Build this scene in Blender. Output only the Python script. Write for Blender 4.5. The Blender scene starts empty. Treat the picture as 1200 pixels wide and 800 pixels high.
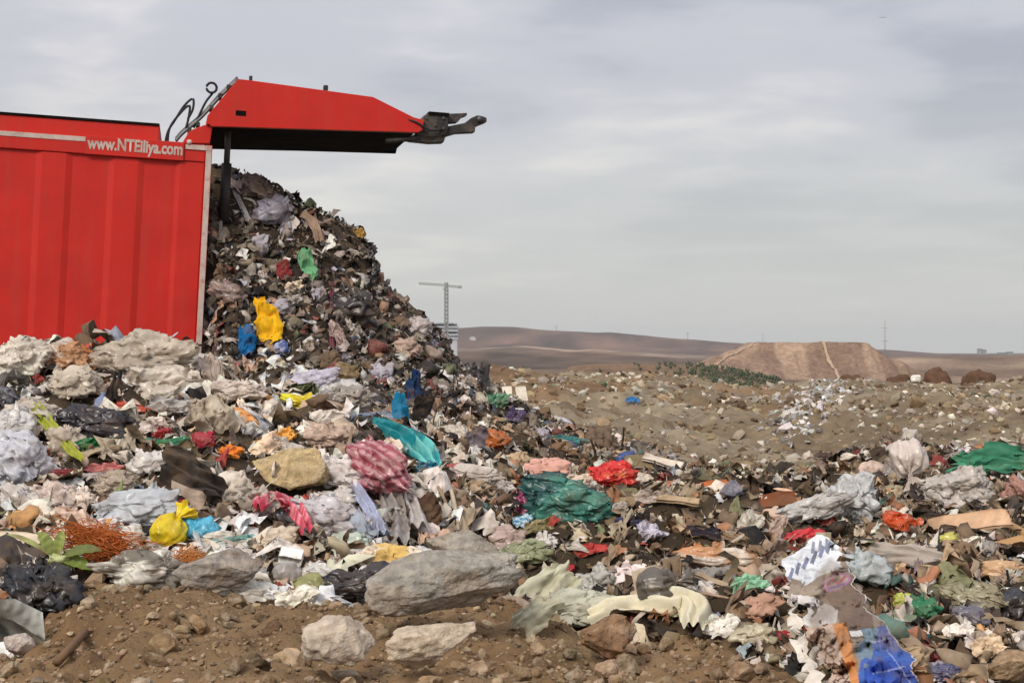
import bpy, math
import numpy as np
from mathutils import Matrix, Vector

# ------------------------------------------------------------------ camera, sky, sun, exposure
SC = bpy.context.scene
COL = SC.collection
F, HZ, CZ, K = 2000.0, 410.0, 1.7, 5.0 / 3.0     # focal length in photo pixels, horizon row, eye height, depth unit
cam = bpy.data.cameras.new('camera')
cam_o = bpy.data.objects.new('camera', cam)
COL.objects.link(cam_o)
cam.sensor_fit = 'HORIZONTAL'
cam.sensor_width = 36.0
cam.lens = 36.0 * F / 1200.0
cam.shift_y = (HZ - 400.0) / 1200.0
cam.clip_start, cam.clip_end = 0.1, 20000.0
cam_o.location = (0, 0, CZ)
cam_o.rotation_euler = (math.radians(90), 0, 0)
SC.camera = cam_o

SUN_EL, SUN_AZ = math.radians(40), math.radians(208)   # azimuth clockwise from +Y: behind the camera, to the left
world = bpy.data.worlds.new('World')
SC.world = world
world.use_nodes = True
wn, wl = world.node_tree.nodes, world.node_tree.links
wn.clear()
def wnode(t, **kw):
    n = wn.new(t)
    for k, v in kw.items():
        setattr(n, k, v)
    return n
def wmath(op, a, b=None, clamp=False):
    n = wnode('ShaderNodeMath', operation=op, use_clamp=clamp)
    for i, v in enumerate((a, b)):
        if v is None: continue
        if isinstance(v, (int, float)): n.inputs[i].default_value = v
        else: wl.new(v, n.inputs[i])
    return n.outputs[0]
def wmix(fac, a, b, blend='MIX'):
    n = wnode('ShaderNodeMix', data_type='RGBA', blend_type=blend)
    for sock, v in ((n.inputs[0], fac), (n.inputs[6], a), (n.inputs[7], b)):
        if isinstance(v, (int, float)): sock.default_value = v
        elif isinstance(v, tuple): sock.default_value = v + (1,)
        else: wl.new(v, sock)
    return n.outputs[2]
def wramp(fac, stops, interp='EASE'):
    n = wnode('ShaderNodeValToRGB')
    n.color_ramp.interpolation = interp
    els = n.color_ramp.elements
    while len(els) < len(stops): els.new(0.5)
    for e, (p, c) in zip(els, stops):
        e.position = p
        e.color = (c, c, c, 1) if isinstance(c, (int, float)) else c + (1,)
    wl.new(fac, n.inputs[0])
    return n.outputs[0]
tc = wnode('ShaderNodeTexCoord')
sep = wnode('ShaderNodeSeparateXYZ')
wl.new(tc.outputs['Generated'], sep.inputs[0])
up = wmath('MAXIMUM', sep.outputs['Z'], 0.0)
inv = wmath('DIVIDE', 1.0, wmath('ADD', up, 0.10))
comb = wnode('ShaderNodeCombineXYZ')
wl.new(wmath('MULTIPLY', sep.outputs['X'], inv), comb.inputs[0])
wl.new(wmath('MULTIPLY', sep.outputs['Y'], inv), comb.inputs[1])
def wnoise(scale, detail, rough, off, dist=0.0):
    mp = wnode('ShaderNodeMapping')
    mp.inputs['Location'].default_value = off
    wl.new(comb.outputs[0], mp.inputs[0])
    n = wnode('ShaderNodeTexNoise')
    n.inputs['Scale'].default_value = scale
    n.inputs['Detail'].default_value = detail
    n.inputs['Roughness'].default_value = rough
    n.inputs['Distortion'].default_value = dist
    wl.new(mp.outputs[0], n.inputs['Vector'])
    return n.outputs['Fac']
n1 = wramp(wnoise(0.55, 5.0, 0.5, (3.1, 0.7, 0.0), 0.3), [(0.30, 0.0), (0.74, 1.0)])
n2 = wramp(wnoise(1.7, 5.0, 0.5, (0.3, 5.2, 1.0), 0.2), [(0.30, 0.0), (0.78, 1.0)])
layer = wmath('ADD', wmath('MULTIPLY', n1, 0.55), wmath('MULTIPLY', n2, 0.45))
cloud = wramp(layer, [(0.12, (0.240, 0.245, 0.278)), (0.45, (0.312, 0.314, 0.340)), (0.88, (0.462, 0.440, 0.430))])
low = wramp(up, [(0.0, 1.0), (0.07, 0.55), (0.16, 0.0)], 'LINEAR')
cloud = wmix(low, cloud, (0.40, 0.405, 0.38))
sky = wnode('ShaderNodeTexSky', sky_type='NISHITA')
sky.sun_disc = False
sky.sun_elevation, sky.sun_rotation = SUN_EL, SUN_AZ
sky.dust_density = 3.0
bg1 = wnode('ShaderNodeBackground'); bg1.inputs[1].default_value = 0.1
wl.new(sky.outputs[0], bg1.inputs[0])
bg2 = wnode('ShaderNodeBackground'); bg2.inputs[1].default_value = 1.0
wl.new(cloud, bg2.inputs[0])
wl.new(wmath('ADD', 1.0, wmath('MULTIPLY', up, 1.0)), bg2.inputs[1])   # an overcast sky brightens towards the zenith
mixs = wnode('ShaderNodeMixShader'); mixs.inputs[0].default_value = 0.93
wl.new(bg1.outputs[0], mixs.inputs[1]); wl.new(bg2.outputs[0], mixs.inputs[2])
wout = wnode('ShaderNodeOutputWorld')
wl.new(mixs.outputs[0], wout.inputs[0])

sun = bpy.data.lights.new('sun', 'SUN')
sun.energy, sun.angle, sun.color = 1.5, math.radians(18), (1.0, 0.93, 0.83)
sun_o = bpy.data.objects.new('sun', sun)
COL.objects.link(sun_o)
sd = Vector((math.sin(SUN_AZ) * math.cos(SUN_EL), math.cos(SUN_AZ) * math.cos(SUN_EL), math.sin(SUN_EL)))
sun_o.rotation_euler = sd.to_track_quat('Z', 'Y').to_euler()
vs = SC.view_settings
vs.view_transform, vs.look, vs.exposure, vs.gamma = 'Standard', 'None', 0.72, 1.0
vs.use_curve_mapping = False
SC.render.engine = 'CYCLES'
SC.cycles.max_bounces = 6
SC.cycles.volume_bounces = 0

# ------------------------------------------------------------------ numeric helpers
def lin(c):
    c = np.asarray(c, float) / 255.0
    return np.where(c <= 0.04045, c / 12.92, ((c + 0.055) / 1.055) ** 2.4)
def _hash(i, j, k, s):
    h = (i * 374761393 + j * 668265263 + k * 2147483647 + s * 1274126177) & 0xFFFFFFFF
    h = ((h ^ (h >> 13)) * 1274126177) & 0xFFFFFFFF
    h = ((h ^ (h >> 15)) * 2246822519) & 0xFFFFFFFF
    return ((h ^ (h >> 16)) & 0xFFFFFF) / float(0xFFFFFF) * 2 - 1
def noise(P, s=0):
    P = np.asarray(P, float)
    if P.shape[1] == 2: P = np.column_stack([P, np.zeros(len(P))])
    I = np.floor(P).astype(np.int64); f = P - I
    f = f * f * f * (f * (f * 6 - 15) + 10)
    r = 0
    for a in (0, 1):
        wx = f[:, 0] if a else 1 - f[:, 0]
        for b in (0, 1):
            wy = f[:, 1] if b else 1 - f[:, 1]
            for c in (0, 1):
                wz = f[:, 2] if c else 1 - f[:, 2]
                r = r + wx * wy * wz * _hash(I[:, 0] + a, I[:, 1] + b, I[:, 2] + c, s)
    return r
def fbm(P, o=4, s=0, g=0.5):
    P = np.asarray(P, float); r, a = 0, 1.0
    for i in range(o):
        r = r + a * noise(P * 2.03 ** i + 17.3 * i, s + i); a *= g
    return r
def tri(t): return np.abs(2 * (t - np.floor(t + 0.5)))
def folds(P, rng, n, f0, f1, warp=0.15):
    P = np.asarray(P, float); W = warp * fbm(P * 1.7 + rng.uniform(0, 50, P.shape[1]), 2)
    r = np.zeros(len(P))
    for _ in range(n):
        d = rng.normal(size=P.shape[1]); d /= np.linalg.norm(d)
        r += tri((P @ d) * rng.uniform(f0, f1) + rng.uniform() + W)
    return r / n - 0.5
def sstep(a, b, x):
    t = np.clip((np.asarray(x, float) - a) / (b - a), 0, 1)
    return t * t * (3 - 2 * t)
def at(px, py, D): return np.array([(px - 600.0) / F * D, D, CZ - (py - HZ) / F * D])

# ------------------------------------------------------------------ objects
def mesh(name, V, faces, col=None, smooth=True):
    """faces: one int array (n,3) or (n,4), or a list of such arrays / of index lists"""
    V = np.asarray(V, np.float32)
    if isinstance(faces, np.ndarray): faces = [faces]
    sizes, idx = [], []
    for f in faces:
        if isinstance(f, np.ndarray) and f.ndim == 2:
            sizes.append(np.full(len(f), f.shape[1])); idx.append(f.ravel())
        else:
            sizes.append(np.array([len(f)])); idx.append(np.asarray(f))
    sizes = np.concatenate(sizes).astype(np.int32); idx = np.concatenate(idx).astype(np.int32)
    me = bpy.data.meshes.new(name)
    me.vertices.add(len(V)); me.vertices.foreach_set('co', V.ravel())
    me.loops.add(len(idx)); me.loops.foreach_set('vertex_index', idx)
    me.polygons.add(len(sizes))
    st = np.zeros(len(sizes), np.int32); st[1:] = np.cumsum(sizes)[:-1]
    me.polygons.foreach_set('loop_start', st)
    me.polygons.foreach_set('loop_total', sizes)
    me.update(calc_edges=True)
    me.polygons.foreach_set('use_smooth', np.full(len(sizes), smooth, bool))
    if col is not None:
        a = me.color_attributes.new('Col', 'FLOAT_COLOR', 'POINT')
        c = np.ones((len(V), 4), np.float32); c[:, :3] = col
        a.data.foreach_set('color', c.ravel())
    me.validate()
    return me
def obj(name, me, mat=None, parent=None, label=None, cat=None, group=None, kind=None):
    o = bpy.data.objects.new(name, me)
    COL.objects.link(o)
    if me is not None and mat is not None and len(me.materials) == 0: me.materials.append(mat)
    if parent is not None: o.parent = parent
    if label: o['label'] = label
    if cat: o['category'] = cat
    if group: o['group'] = group
    if kind: o['kind'] = kind
    return o

def material(name, color=None, rough=0.7, spec=0.3, attr=False, vary=0.25, vscale=8.0, bump=0.3, bscale=25.0, bdist=0.01,
             trans=0.0, metal=0.0, tint=None, tint_amt=0.0, tscale=3.0, coat=0.0, bdetail=5.0, ridge=False, big=0.0, streak=0.0):
    m = bpy.data.materials.new(name); m.use_nodes = True
    nt = m.node_tree; N, L = nt.nodes, nt.links
    b = N['Principled BSDF']
    b.inputs['Roughness'].default_value = rough
    b.inputs['Specular IOR Level'].default_value = spec
    b.inputs['Metallic'].default_value = metal
    b.inputs['Coat Weight'].default_value = coat
    b.inputs['Coat Roughness'].default_value = 0.25
    tcn = N.new('ShaderNodeTexCoord')
    def nz(scale, detail=4.0, rgh=0.6):
        n = N.new('ShaderNodeTexNoise'); n.inputs['Scale'].default_value = scale
        n.inputs['Detail'].default_value = detail; n.inputs['Roughness'].default_value = rgh
        L.new(tcn.outputs['Object'], n.inputs['Vector']); return n.outputs['Fac']
    def mixc(fac, a, bb, bt='MIX'):
        n = N.new('ShaderNodeMix'); n.data_type = 'RGBA'; n.blend_type = bt
        for sck, v in ((n.inputs[0], fac), (n.inputs[6], a), (n.inputs[7], bb)):
            if isinstance(v, (int, float)): sck.default_value = v
            elif isinstance(v, tuple): sck.default_value = v + (1,)
            else: L.new(v, sck)
        return n.outputs[2]
    def ramp(fac, stops):
        n = N.new('ShaderNodeValToRGB'); els = n.color_ramp.elements
        for e, (p, c) in zip(els, stops): e.position = p; e.color = (c, c, c, 1)
        L.new(fac, n.inputs[0]); return n.outputs[0]
    if attr:
        a = N.new('ShaderNodeVertexColor'); a.layer_name = 'Col'; base = a.outputs[0]
    else:
        base = tuple(float(v) for v in color)
    v = ramp(nz(vscale), [(0.3, 1.0 - vary), (0.7, 1.0 + vary * 0.5)])
    c = mixc(1.0, base, v, 'MULTIPLY')
    if big:
        for sc_ in (.012, .06, .35):
            c = mixc(1.0, c, ramp(nz(sc_, 5.0, 0.6), [(0.35, 1.0 - big), (0.65, 1.0 + big * .6)]), 'MULTIPLY')
    if streak:
        mp = N.new('ShaderNodeMapping'); mp.inputs['Scale'].default_value = (7, 7, .55); L.new(tcn.outputs['Object'], mp.inputs[0])
        sn = N.new('ShaderNodeTexNoise'); sn.inputs['Scale'].default_value = 1.6; sn.inputs['Detail'].default_value = 8; sn.inputs['Roughness'].default_value = .65
        L.new(mp.outputs[0], sn.inputs['Vector'])
        c = mixc(ramp(sn.outputs['Fac'], [(0.48, 0.0), (0.75, streak)]), c, tuple(float(q) for q in lin((150, 84, 66))))
        sn2 = N.new('ShaderNodeTexNoise'); sn2.inputs['Scale'].default_value = 26; sn2.inputs['Detail'].default_value = 6; L.new(tcn.outputs['Object'], sn2.inputs['Vector'])
        c = mixc(ramp(sn2.outputs['Fac'], [(0.66, 0.0), (0.74, streak * 1.2)]), c, (.10, .035, .025))
    if tint is not None:
        c = mixc(ramp(nz(tscale, 6.0, 0.65), [(0.5, 0.0), (0.72, tint_amt)]), c, tuple(float(q) for q in tint))
    L.new(c, b.inputs['Base Color'])
    if bump:
        bn = N.new('ShaderNodeBump'); bn.inputs['Strength'].default_value = bump; bn.inputs['Distance'].default_value = bdist
        hsock = nz(bscale, bdetail)
        if ridge:
            hsock.node.noise_type = 'RIDGED_MULTIFRACTAL'; hsock.node.normalize = True
        L.new(hsock, bn.inputs['Height']); L.new(bn.outputs[0], b.inputs['Normal'])
    if trans:
        t = N.new('ShaderNodeBsdfTranslucent'); L.new(c, t.inputs[0])
        mx = N.new('ShaderNodeMixShader'); mx.inputs[0].default_value = trans
        L.new(b.outputs[0], mx.inputs[1]); L.new(t.outputs[0], mx.inputs[2])
        L.new(mx.outputs[0], N['Material Output'].inputs[0])
    return m
DIRT = lin((112, 90, 66))
M = dict(
    soil=material('soil', attr=True, rough=0.95, spec=0.1, vary=0.35, vscale=3.0, bump=0.9, bscale=28, bdist=0.03, bdetail=9, tint=lin((150, 130, 104)), tint_amt=0.35, tscale=1.1, big=0.22),
    film=material('plastic_film', attr=True, rough=0.32, spec=0.55, vary=0.18, vscale=14, bump=0.8, bscale=34, bdist=0.010, bdetail=3.5, ridge=True, trans=0.22, tint=DIRT, tint_amt=0.6, tscale=9),
    paper=material('paper', attr=True, rough=0.85, spec=0.15, vary=0.18, vscale=11, bump=0.6, bscale=34, bdist=0.008, bdetail=3, ridge=True, tint=DIRT, tint_amt=0.5, tscale=7),
    cloth=material('cloth', attr=True, rough=0.95, spec=0.08, vary=0.25, vscale=16, bump=0.5, bscale=90, bdist=0.004, tint=DIRT, tint_amt=0.35, tscale=8),
    litter=material('litter', attr=True, rough=0.68, spec=0.25, vary=0.3, vscale=22, bump=0.8, bscale=30, bdist=0.012, bdetail=3.5, ridge=True, tint=DIRT, tint_amt=0.55, tscale=13),
    shred=material('shredded_waste', attr=True, rough=0.6, spec=0.3, vary=0.35, vscale=16, bump=0.8, bscale=26, bdist=0.014, bdetail=3.5, ridge=True, tint=DIRT, tint_amt=0.3, tscale=9),
    stone=material('stone', attr=True, rough=0.93, spec=0.12, vary=0.45, vscale=34, bump=1.0, bscale=38, bdist=0.02, bdetail=9, tint=lin((192, 178, 158)), tint_amt=0.55, tscale=26),
    rubble=material('rubble', attr=True, rough=0.95, spec=0.1, vary=0.3, vscale=6, bump=0.6, bscale=14, bdist=0.02),
    spoil=material('spoil', attr=True, rough=0.95, spec=0.1, vary=0.25, vscale=.7, bump=0.8, bscale=.6, bdist=0.6, bdetail=6, big=.15),
    leaf=material('leaf', attr=True, rough=0.55, spec=0.35, vary=0.25, vscale=20, bump=0.2, bscale=60, bdist=0.003, trans=0.2),
    red=material('red_paint', color=(0.55, 0.021, 0.013), rough=0.5, spec=0.25, vary=0.14, vscale=1.7, bump=0.22, bscale=2.6, bdist=0.03, tint=(0.42, 0.03, 0.02), tint_amt=0.45, tscale=2.4, coat=0.0, streak=.22),
    white=material('white_tape', color=lin((196, 178, 168)), rough=0.6, vary=0.22, vscale=5, bump=0.05, tint=lin((160, 96, 80)), tint_amt=0.7, tscale=14),
    steel=material('grimy_steel', color=(0.030, 0.026, 0.024), rough=0.6, spec=0.4, vary=0.4, vscale=9, bump=0.5, bscale=20, tint=(0.16, 0.12, 0.095), tint_amt=0.6, tscale=7),
    dark_and_shade=material('dark_metal_and_shade', color=(0.008, 0.007, 0.007), rough=0.95, spec=0.03, vary=0.4, vscale=5, bump=0.3, tint=(0.03, 0.022, 0.018), tint_amt=0.6),  # near-black metal; on the tailgate's inside and far plate it paints in shade
    rod=material('cylinder_rod', color=(0.10, 0.10, 0.10), rough=0.4, spec=0.5, metal=0.4, vary=0.3, vscale=6, bump=0.2),
    rubber=material('rubber', color=(0.018, 0.018, 0.020), rough=0.6, vary=0.2, bump=0.1),
    concrete=material('pale_concrete', color=lin((190, 192, 196)), rough=0.9, vary=0.1, vscale=0.2, bump=0.0),
    crane=material('crane_paint', color=lin((150, 150, 146)), rough=0.7, vary=0.1, vscale=0.3, bump=0.0),
    dark=material('dark_glass', color=lin((84, 88, 96)), rough=0.3, vary=0.1, vscale=0.2, bump=0.0),
)

# ------------------------------------------------------------------ terrain: a height field through measured points
CP = []   # (px, depth unit d, py)
def cp(*rows):
    for px, py, d in rows: CP.append((px, d, py))
def cz(*rows):                                   # hidden points given by height
    for px, z, d in rows: CP.append((px, d, HZ + (CZ - z) * 1200.0 / d))
cp((-150, 800, 2.3), (0, 800, 2.3), (300, 800, 2.3), (600, 800, 2.3), (900, 800, 2.35), (1200, 800, 2.5), (1350, 800, 2.5))
cp((-150, 740, 2.85), (0, 765, 2.65), (60, 722, 2.8), (120, 696, 2.95), (220, 697, 2.95), (300, 706, 2.95), (390, 722, 2.85), (470, 712, 2.9), (560, 700, 2.95),
   (620, 738, 2.85), (700, 757, 2.75), (800, 752, 2.8), (870, 775, 2.65), (940, 790, 2.6), (1180, 775, 2.7))
cp(*[(a_, b_, 3.2 + (c_ - 3.2) * .6) for a_, b_, c_ in ((-150, 690, 3.2), (0, 690, 3.2), (200, 672, 3.35), (350, 682, 3.3), (500, 668, 3.4), (0, 600, 4.0), (200, 600, 4.05), (400, 600, 4.1), (-150, 600, 4.0),
   (0, 510, 5.0), (200, 525, 4.9), (400, 530, 5.0), (-150, 500, 5.0), (100, 452, 6.0), (0, 452, 6.0), (200, 455, 6.1), (-150, 450, 6.0),
   (-150, 425, 6.6), (0, 428, 6.6), (60, 428, 6.7), (125, 434, 6.7), (180, 424, 6.8), (235, 432, 6.8), (300, 470, 6.6), (380, 480, 6.4), (450, 510, 6.2), (500, 560, 5.4), (520, 610, 4.5))])
cz((-150, 1.0, 8.5), (0, 1.0, 8.5), (150, 1.0, 8.5), (230, 1.15, 8.5), (-150, .75, 11), (0, .75, 11), (150, .75, 11.5), (240, .9, 11.5), (0, .6, 15), (240, .6, 15), (450, .7, 15), (400, .6, 20), (100, .5, 20))
cp((300, 458, 8.3), (380, 462, 8.2), (450, 485, 8.2), (520, 512, 8.2), (560, 560, 6.6), (560, 640, 4.1), (600, 660, 3.8), (700, 690, 3.45), (850, 712, 3.25), (1000, 710, 3.25), (1200, 700, 3.3), (1350, 700, 3.3),
   (650, 610, 4.7), (800, 615, 4.7), (950, 625, 4.6), (1080, 625, 4.5), (1200, 640, 4.2), (1350, 640, 4.2), (640, 560, 6.3), (720, 556, 6.6), (800, 566, 6.5), (880, 578, 6.2), (960, 565, 6.4), (1060, 545, 6.8), (1150, 550, 6.7), (1250, 552, 6.6), (1350, 552, 6.6))
cp((600, 505, 9.6), (660, 520, 9.6), (720, 545, 9.0), (800, 557, 9.0), (900, 562, 9.0), (1000, 548, 9.5), (1100, 540, 9.5), (1200, 540, 9.5), (1350, 540, 9.5),
   (850, 540, 12), (620, 492, 13), (720, 515, 13), (1000, 525, 13), (1200, 520, 13), (1350, 520, 13), (620, 468, 18), (720, 484, 18), (850, 500, 18), (1000, 492, 18), (1200, 490, 18), (1350, 490, 18),
   (620, 454, 25), (720, 460, 25), (850, 474, 25), (1000, 470, 25), (1200, 470, 25), (1350, 470, 25), (560, 440, 31), (620, 439, 31), (700, 441, 31), (800, 450, 31), (900, 457, 31), (960, 454, 31), (1040, 456, 31), (1120, 458, 31), (1200, 454, 31), (1350, 454, 31))
cz((300, .8, 25), (450, .9, 25), (0, .6, 28), (-150, .6, 28), (480, 1.15, 31), (200, .8, 31))
CP = np.array(CP, float)
def _uv(px, d): return np.column_stack([np.asarray(px) / 230.0, np.log(d) * 3.2])
_A = _uv(CP[:, 0], CP[:, 1]); _n = len(CP)
def _ker(A, B):
    r = np.sqrt(((A[:, None, :] - B[None, :, :]) ** 2).sum(-1)); return r
_S = np.zeros((_n + 3, _n + 3)); _S[:_n, :_n] = _ker(_A, _A) - 0.03 * np.eye(_n)
_S[:_n, _n] = 1; _S[:_n, _n + 1:] = _A; _S[_n, :_n] = 1; _S[_n + 1:, :_n] = _A.T
_W = np.linalg.solve(_S, np.concatenate([CP[:, 2], np.zeros(3)]))
def base_py(px, d):
    out = np.empty(len(px))
    for i in range(0, len(px), 20000):
        B = _uv(px[i:i + 20000], d[i:i + 20000])
        out[i:i + 20000] = _ker(B, _A) @ _W[:_n] + _W[_n] + B @ _W[_n + 1:]
    return out
HX = [-3.95, -3.75, -3.47, -3.02, -2.58, -2.28, -1.79, -1.63, -1.54, -1.29, -.99, -.78, -.72, -.52, -.1, .5, 1.2]
HZ_ = [-2.5, 3.55, 3.88, 3.66, 3.40, 3.26, 2.96, 2.58, 2.32, 2.17, 1.94, 1.64, 1.45, 1.31, 1.1, .55, -2.5]
HILL_PX = [-600, 300, 450, 550, 600, 640, 700, 715, 760, 850, 930, 1040, 1100, 1200, 1300, 1800]
HILL_PY = [392, 388, 386, 385, 384, 387, 390, 389, 393, 401, 406, 410, 414, 416, 416, 412]
def far_z(px, D, x):
    P = np.column_stack([x, D])
    z = -8.0 + 1.2 * fbm(P / 160.0, 4, 11) * sstep(80, 300, D)
    # low brown swells, then the hills
    z = z + 7.0 * np.exp(-((D - 1150) / 200.0) ** 2) * sstep(900, 650, px)
    z = z + 7.5 * np.exp(-((D - 760) / 70.0) ** 2) * sstep(960, 1060, px)
    z = z + (11.5 + 2 * fbm(np.column_stack([px / 60.0, D / 500.]), 3, 5)) * np.exp(-((D - 1650) / 260.0) ** 2) * sstep(980, 560, px)
    top = CZ + (HZ - np.interp(px, HILL_PX, HILL_PY)) / F * 2700.0
    ridge = np.exp(-(np.maximum(np.abs(D - 2700.0) - 60, 0) / 420.0) ** 2)
    z = z + (top + 8.0) * ridge * (1 + -0.35 * np.abs(fbm(np.column_stack([x / 150.0, D / 260.0]), 5, 21)) * sstep(60, 260, np.abs(D - 2700)) + .02 * fbm(np.column_stack([x / 60.0, x * 0]), 3, 22))
    # the bank with the young crop, behind the rubble ridge
    bt = CZ - (np.interp(px, [560, 660, 700, 820, 870, 915, 960], [460, 431, 427, 428, 436, 447, 470]) - HZ) / F * 100.0
    wb = sstep(80, 91, D) * sstep(128, 108, D) * sstep(600, 670, px) * sstep(960, 915, px)
    z = z * (1 - wb) + np.maximum(bt - 1.5 * (1 - np.clip((D - 91) / 15.0, 0, 1)), -3) * wb
    return z
def height(x, y, detail=True):
    x = np.asarray(x, float); D = np.asarray(y, float)
    Dc = np.clip(D, 3.5, 54.0); px = 600 + F * x / np.maximum(np.maximum(D, 3.5), .1)
    pxc = np.clip(px, -150, 1350); d = Dc / K
    z = CZ - (base_py(pxc, d) - HZ) / 1200.0 * d
    z = np.where(D < 3.5, 0.1 + (z - 0.1) * sstep(-2.0, 3.5, D), z)
    # the heap that spilled out of the container
    zc = np.interp(x, HX, HZ_)
    t = np.clip((19.75 - D) / 2.5, 0, 1.4); tb = np.clip((D - 20.6) / 4.5, 0, 1.4)
    b0 = np.minimum(1.25, zc - 0.02)
    zf = b0 + (zc - b0) * (1 - np.clip(t, 0, 1) ** 0.85) - np.maximum(t - 1, 0) * 2.0
    zb = np.minimum(0.4, zc) + (zc - np.minimum(0.4, zc)) * (1 - np.clip(tb, 0, 1) ** 1.1) - np.maximum(tb - 1, 0) * 3.0
    hz = np.where(D < 19.75, zf, np.where(D < 20.6, zc, zb))
    cut = np.where(D < 18.95, sstep(238, 266, px), 1.0)      # stays behind the container's rear post
    hz = np.where(cut < 1, 0.4 + (hz - 0.4) * cut, hz)
    m = (D > 13) & (D < 27) & (x > -4.4) & (x < 1.2)
    dl = np.where(m, hz - z, -9.0)
    z = z + 0.5 * (dl + np.sqrt(dl * dl + 0.02)) * (dl > -3)
    w = sstep(53, 75, D)
    zf_ = far_z(px, np.maximum(D, 50), x)
    z = z * (1 - w) + zf_ * w
    z = np.where(D < -20, -8 + (z + 8) * sstep(-80, -20, D), z)
    if detail:
        P = np.column_stack([x, D])
        gz = garbage_w(x, D)
        rough = (0.095 * fbm(P * 1.7, 4, 3) + 0.05 * np.abs(fbm(P * 4.5, 2, 4)) - .02) * gz * sstep(60, 40, D)
        near = sstep(9, 5, D) * (1 - gz)
        dirt = (0.034 * fbm(P * 3.0, 3, 7) + 0.026 * np.abs(fbm(P * 9.0, 3, 9)) + 0.012 * np.maximum(fbm(P * 26.0, 2, 10), 0)) * near
        mid = (0.15 * fbm(P * 0.55, 4, 13) + 0.13 * (np.abs(fbm(P * 1.6, 4, 14, .6)) - .35) + .12 * fbm(np.column_stack([x * .10, D * .35]), 3, 15) + .30 * np.exp(-((D - 27 - 3 * noise(np.column_stack([x * .12, x * 0]), 16)) / 2.6) ** 2) * (.4 + noise(np.column_stack([x * .3, x * 0]), 17)) + .35 * np.exp(-((D - 39 - 3 * noise(np.column_stack([x * .1, x * 0]), 18)) / 3.0) ** 2) * (.3 + noise(np.column_stack([x * .25, x * 0]), 19))) * sstep(14, 22, D) * sstep(70, 50, D) * (1 - gz)
        z = z + rough + dirt + mid
    return z
# boundaries between the dirt berm, the rubbish and the bare ground behind it (pixel columns -> depth)
GB_PX, GB_PY = [-150, 0, 45, 75, 110, 200, 300, 385, 430, 520, 600, 640, 700, 760, 820, 880, 945, 1000, 1150, 1350], [790, 790, 745, 705, 690, 690, 700, 716, 700, 690, 715, 742, 752, 752, 752, 775, 798, 815, 815, 815]
GF_PX, GF_PY = [-150, 540, 590, 640, 700, 780, 850, 900, 950, 1000, 1080, 1130, 1200, 1350], [300, 420, 470, 498, 520, 543, 560, 575, 562, 538, 530, 538, 545, 545]
_tab = {}
def garbage_w(x, D):
    D = np.asarray(D, float); px = 600 + F * np.asarray(x) / np.maximum(D, 1.0)
    if not _tab: return np.zeros(len(D))
    nb = np.interp(px, GB_PX, _tab['near']); fb = np.interp(px, GF_PX, _tab['far'])
    return sstep(nb - .06, nb + .06, D) * sstep(fb * 1.06, fb, D)
DS = np.concatenate([np.exp(np.linspace(math.log(3.6), math.log(70.0), 2600))])
def cast(px, py, detail=True, first=True):
    x = (px - 600) / F * DS
    z = CZ - (py - HZ) / F * DS
    h = height(x, DS, detail)
    i = np.argmax(h >= z)
    if h[i] < z[i]: i = len(DS) - 1
    return np.array([x[i], DS[i], h[i]])
_n_ = [cast(a, min(b, 799), False)[1] if b < 800 else 3.0 for a, b in zip(GB_PX, GB_PY)]
_f_ = [cast(a, b, False)[1] for a, b in zip(GF_PX, GF_PY)]
_f_[0] = _f_[1] = 26.0
_f_[2] = max(_f_[2], 18.0)
_tab['near'], _tab['far'] = np.array(_n_), np.array(_f_)

rows = np.concatenate([[-5000, -1500, -400, -120, -60, -25, -8, 0, 2.0], np.exp(np.linspace(math.log(3.0), math.log(7), 190)), np.exp(np.linspace(math.log(7.05), math.log(60), 240)), np.exp(np.linspace(math.log(60.6), math.log(5000), 130))])
sc = np.concatenate([[-60, -12, -3, -1.2, -.7, -.5], np.linspace(-.36, .36, 250), [.5, .7, 1.2, 3, 12, 60]])
R, S_ = np.meshgrid(rows, sc, indexing='ij')
wdt = np.maximum(np.abs(R), 3.0)
GX = np.clip(S_ * wdt, -5000, 5000)
edge = np.abs(S_) > 50
GX = np.where(edge, np.sign(S_) * 5000, GX)
gx, gy = GX.ravel(), R.ravel()
gz_ = height(gx, gy)
GV = np.column_stack([gx, gy, gz_])
nr, nc = R.shape
ii = np.arange(nr * nc).reshape(nr, nc)
GQ = np.stack([ii[:-1, :-1], ii[:-1, 1:], ii[1:, 1:], ii[1:, :-1]], -1).reshape(-1, 4)
GPX = 600 + F * gx / np.maximum(gy, 3.0)
gw = garbage_w(gx, gy)
P2 = np.column_stack([gx, gy])
def cmix(a, b, w): return a * (1 - w[:, None]) + b * w[:, None]
def cc(c): return np.tile(lin(c), (len(gx), 1))
gcol = cmix(cc((152, 124, 92)), cc((132, 104, 74)), sstep(-.4, .5, fbm(P2 * 1.6, 4, 31)))
midc = cmix(cc((138, 121, 98)), cc((160, 145, 122)), sstep(-.3, .6, fbm(P2 * 0.5, 4, 33)))
midc = cmix(midc, cc((138, 112, 86)), sstep(.1, .6, fbm(P2 * 0.22, 3, 35)))
gcol = cmix(gcol, midc, sstep(9, 14, gy))
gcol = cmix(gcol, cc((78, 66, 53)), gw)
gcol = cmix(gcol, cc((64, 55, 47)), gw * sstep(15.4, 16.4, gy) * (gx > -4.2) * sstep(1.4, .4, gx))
PF = np.column_stack([gx / 200.0, gy / 260.0])
farc = cmix(cc((128, 104, 84)), cc((106, 86, 72)), sstep(-.3, .4, fbm(PF, 4, 41)))
farc = cmix(farc, cc((160, 138, 116)), sstep(.25, .5, fbm(PF * np.array([.8, 2.2]) + 9, 4, 43)) * sstep(300, 600, gy))
farc = cmix(farc, cc((104, 78, 65)), sstep(1900, 2250, gy))
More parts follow.
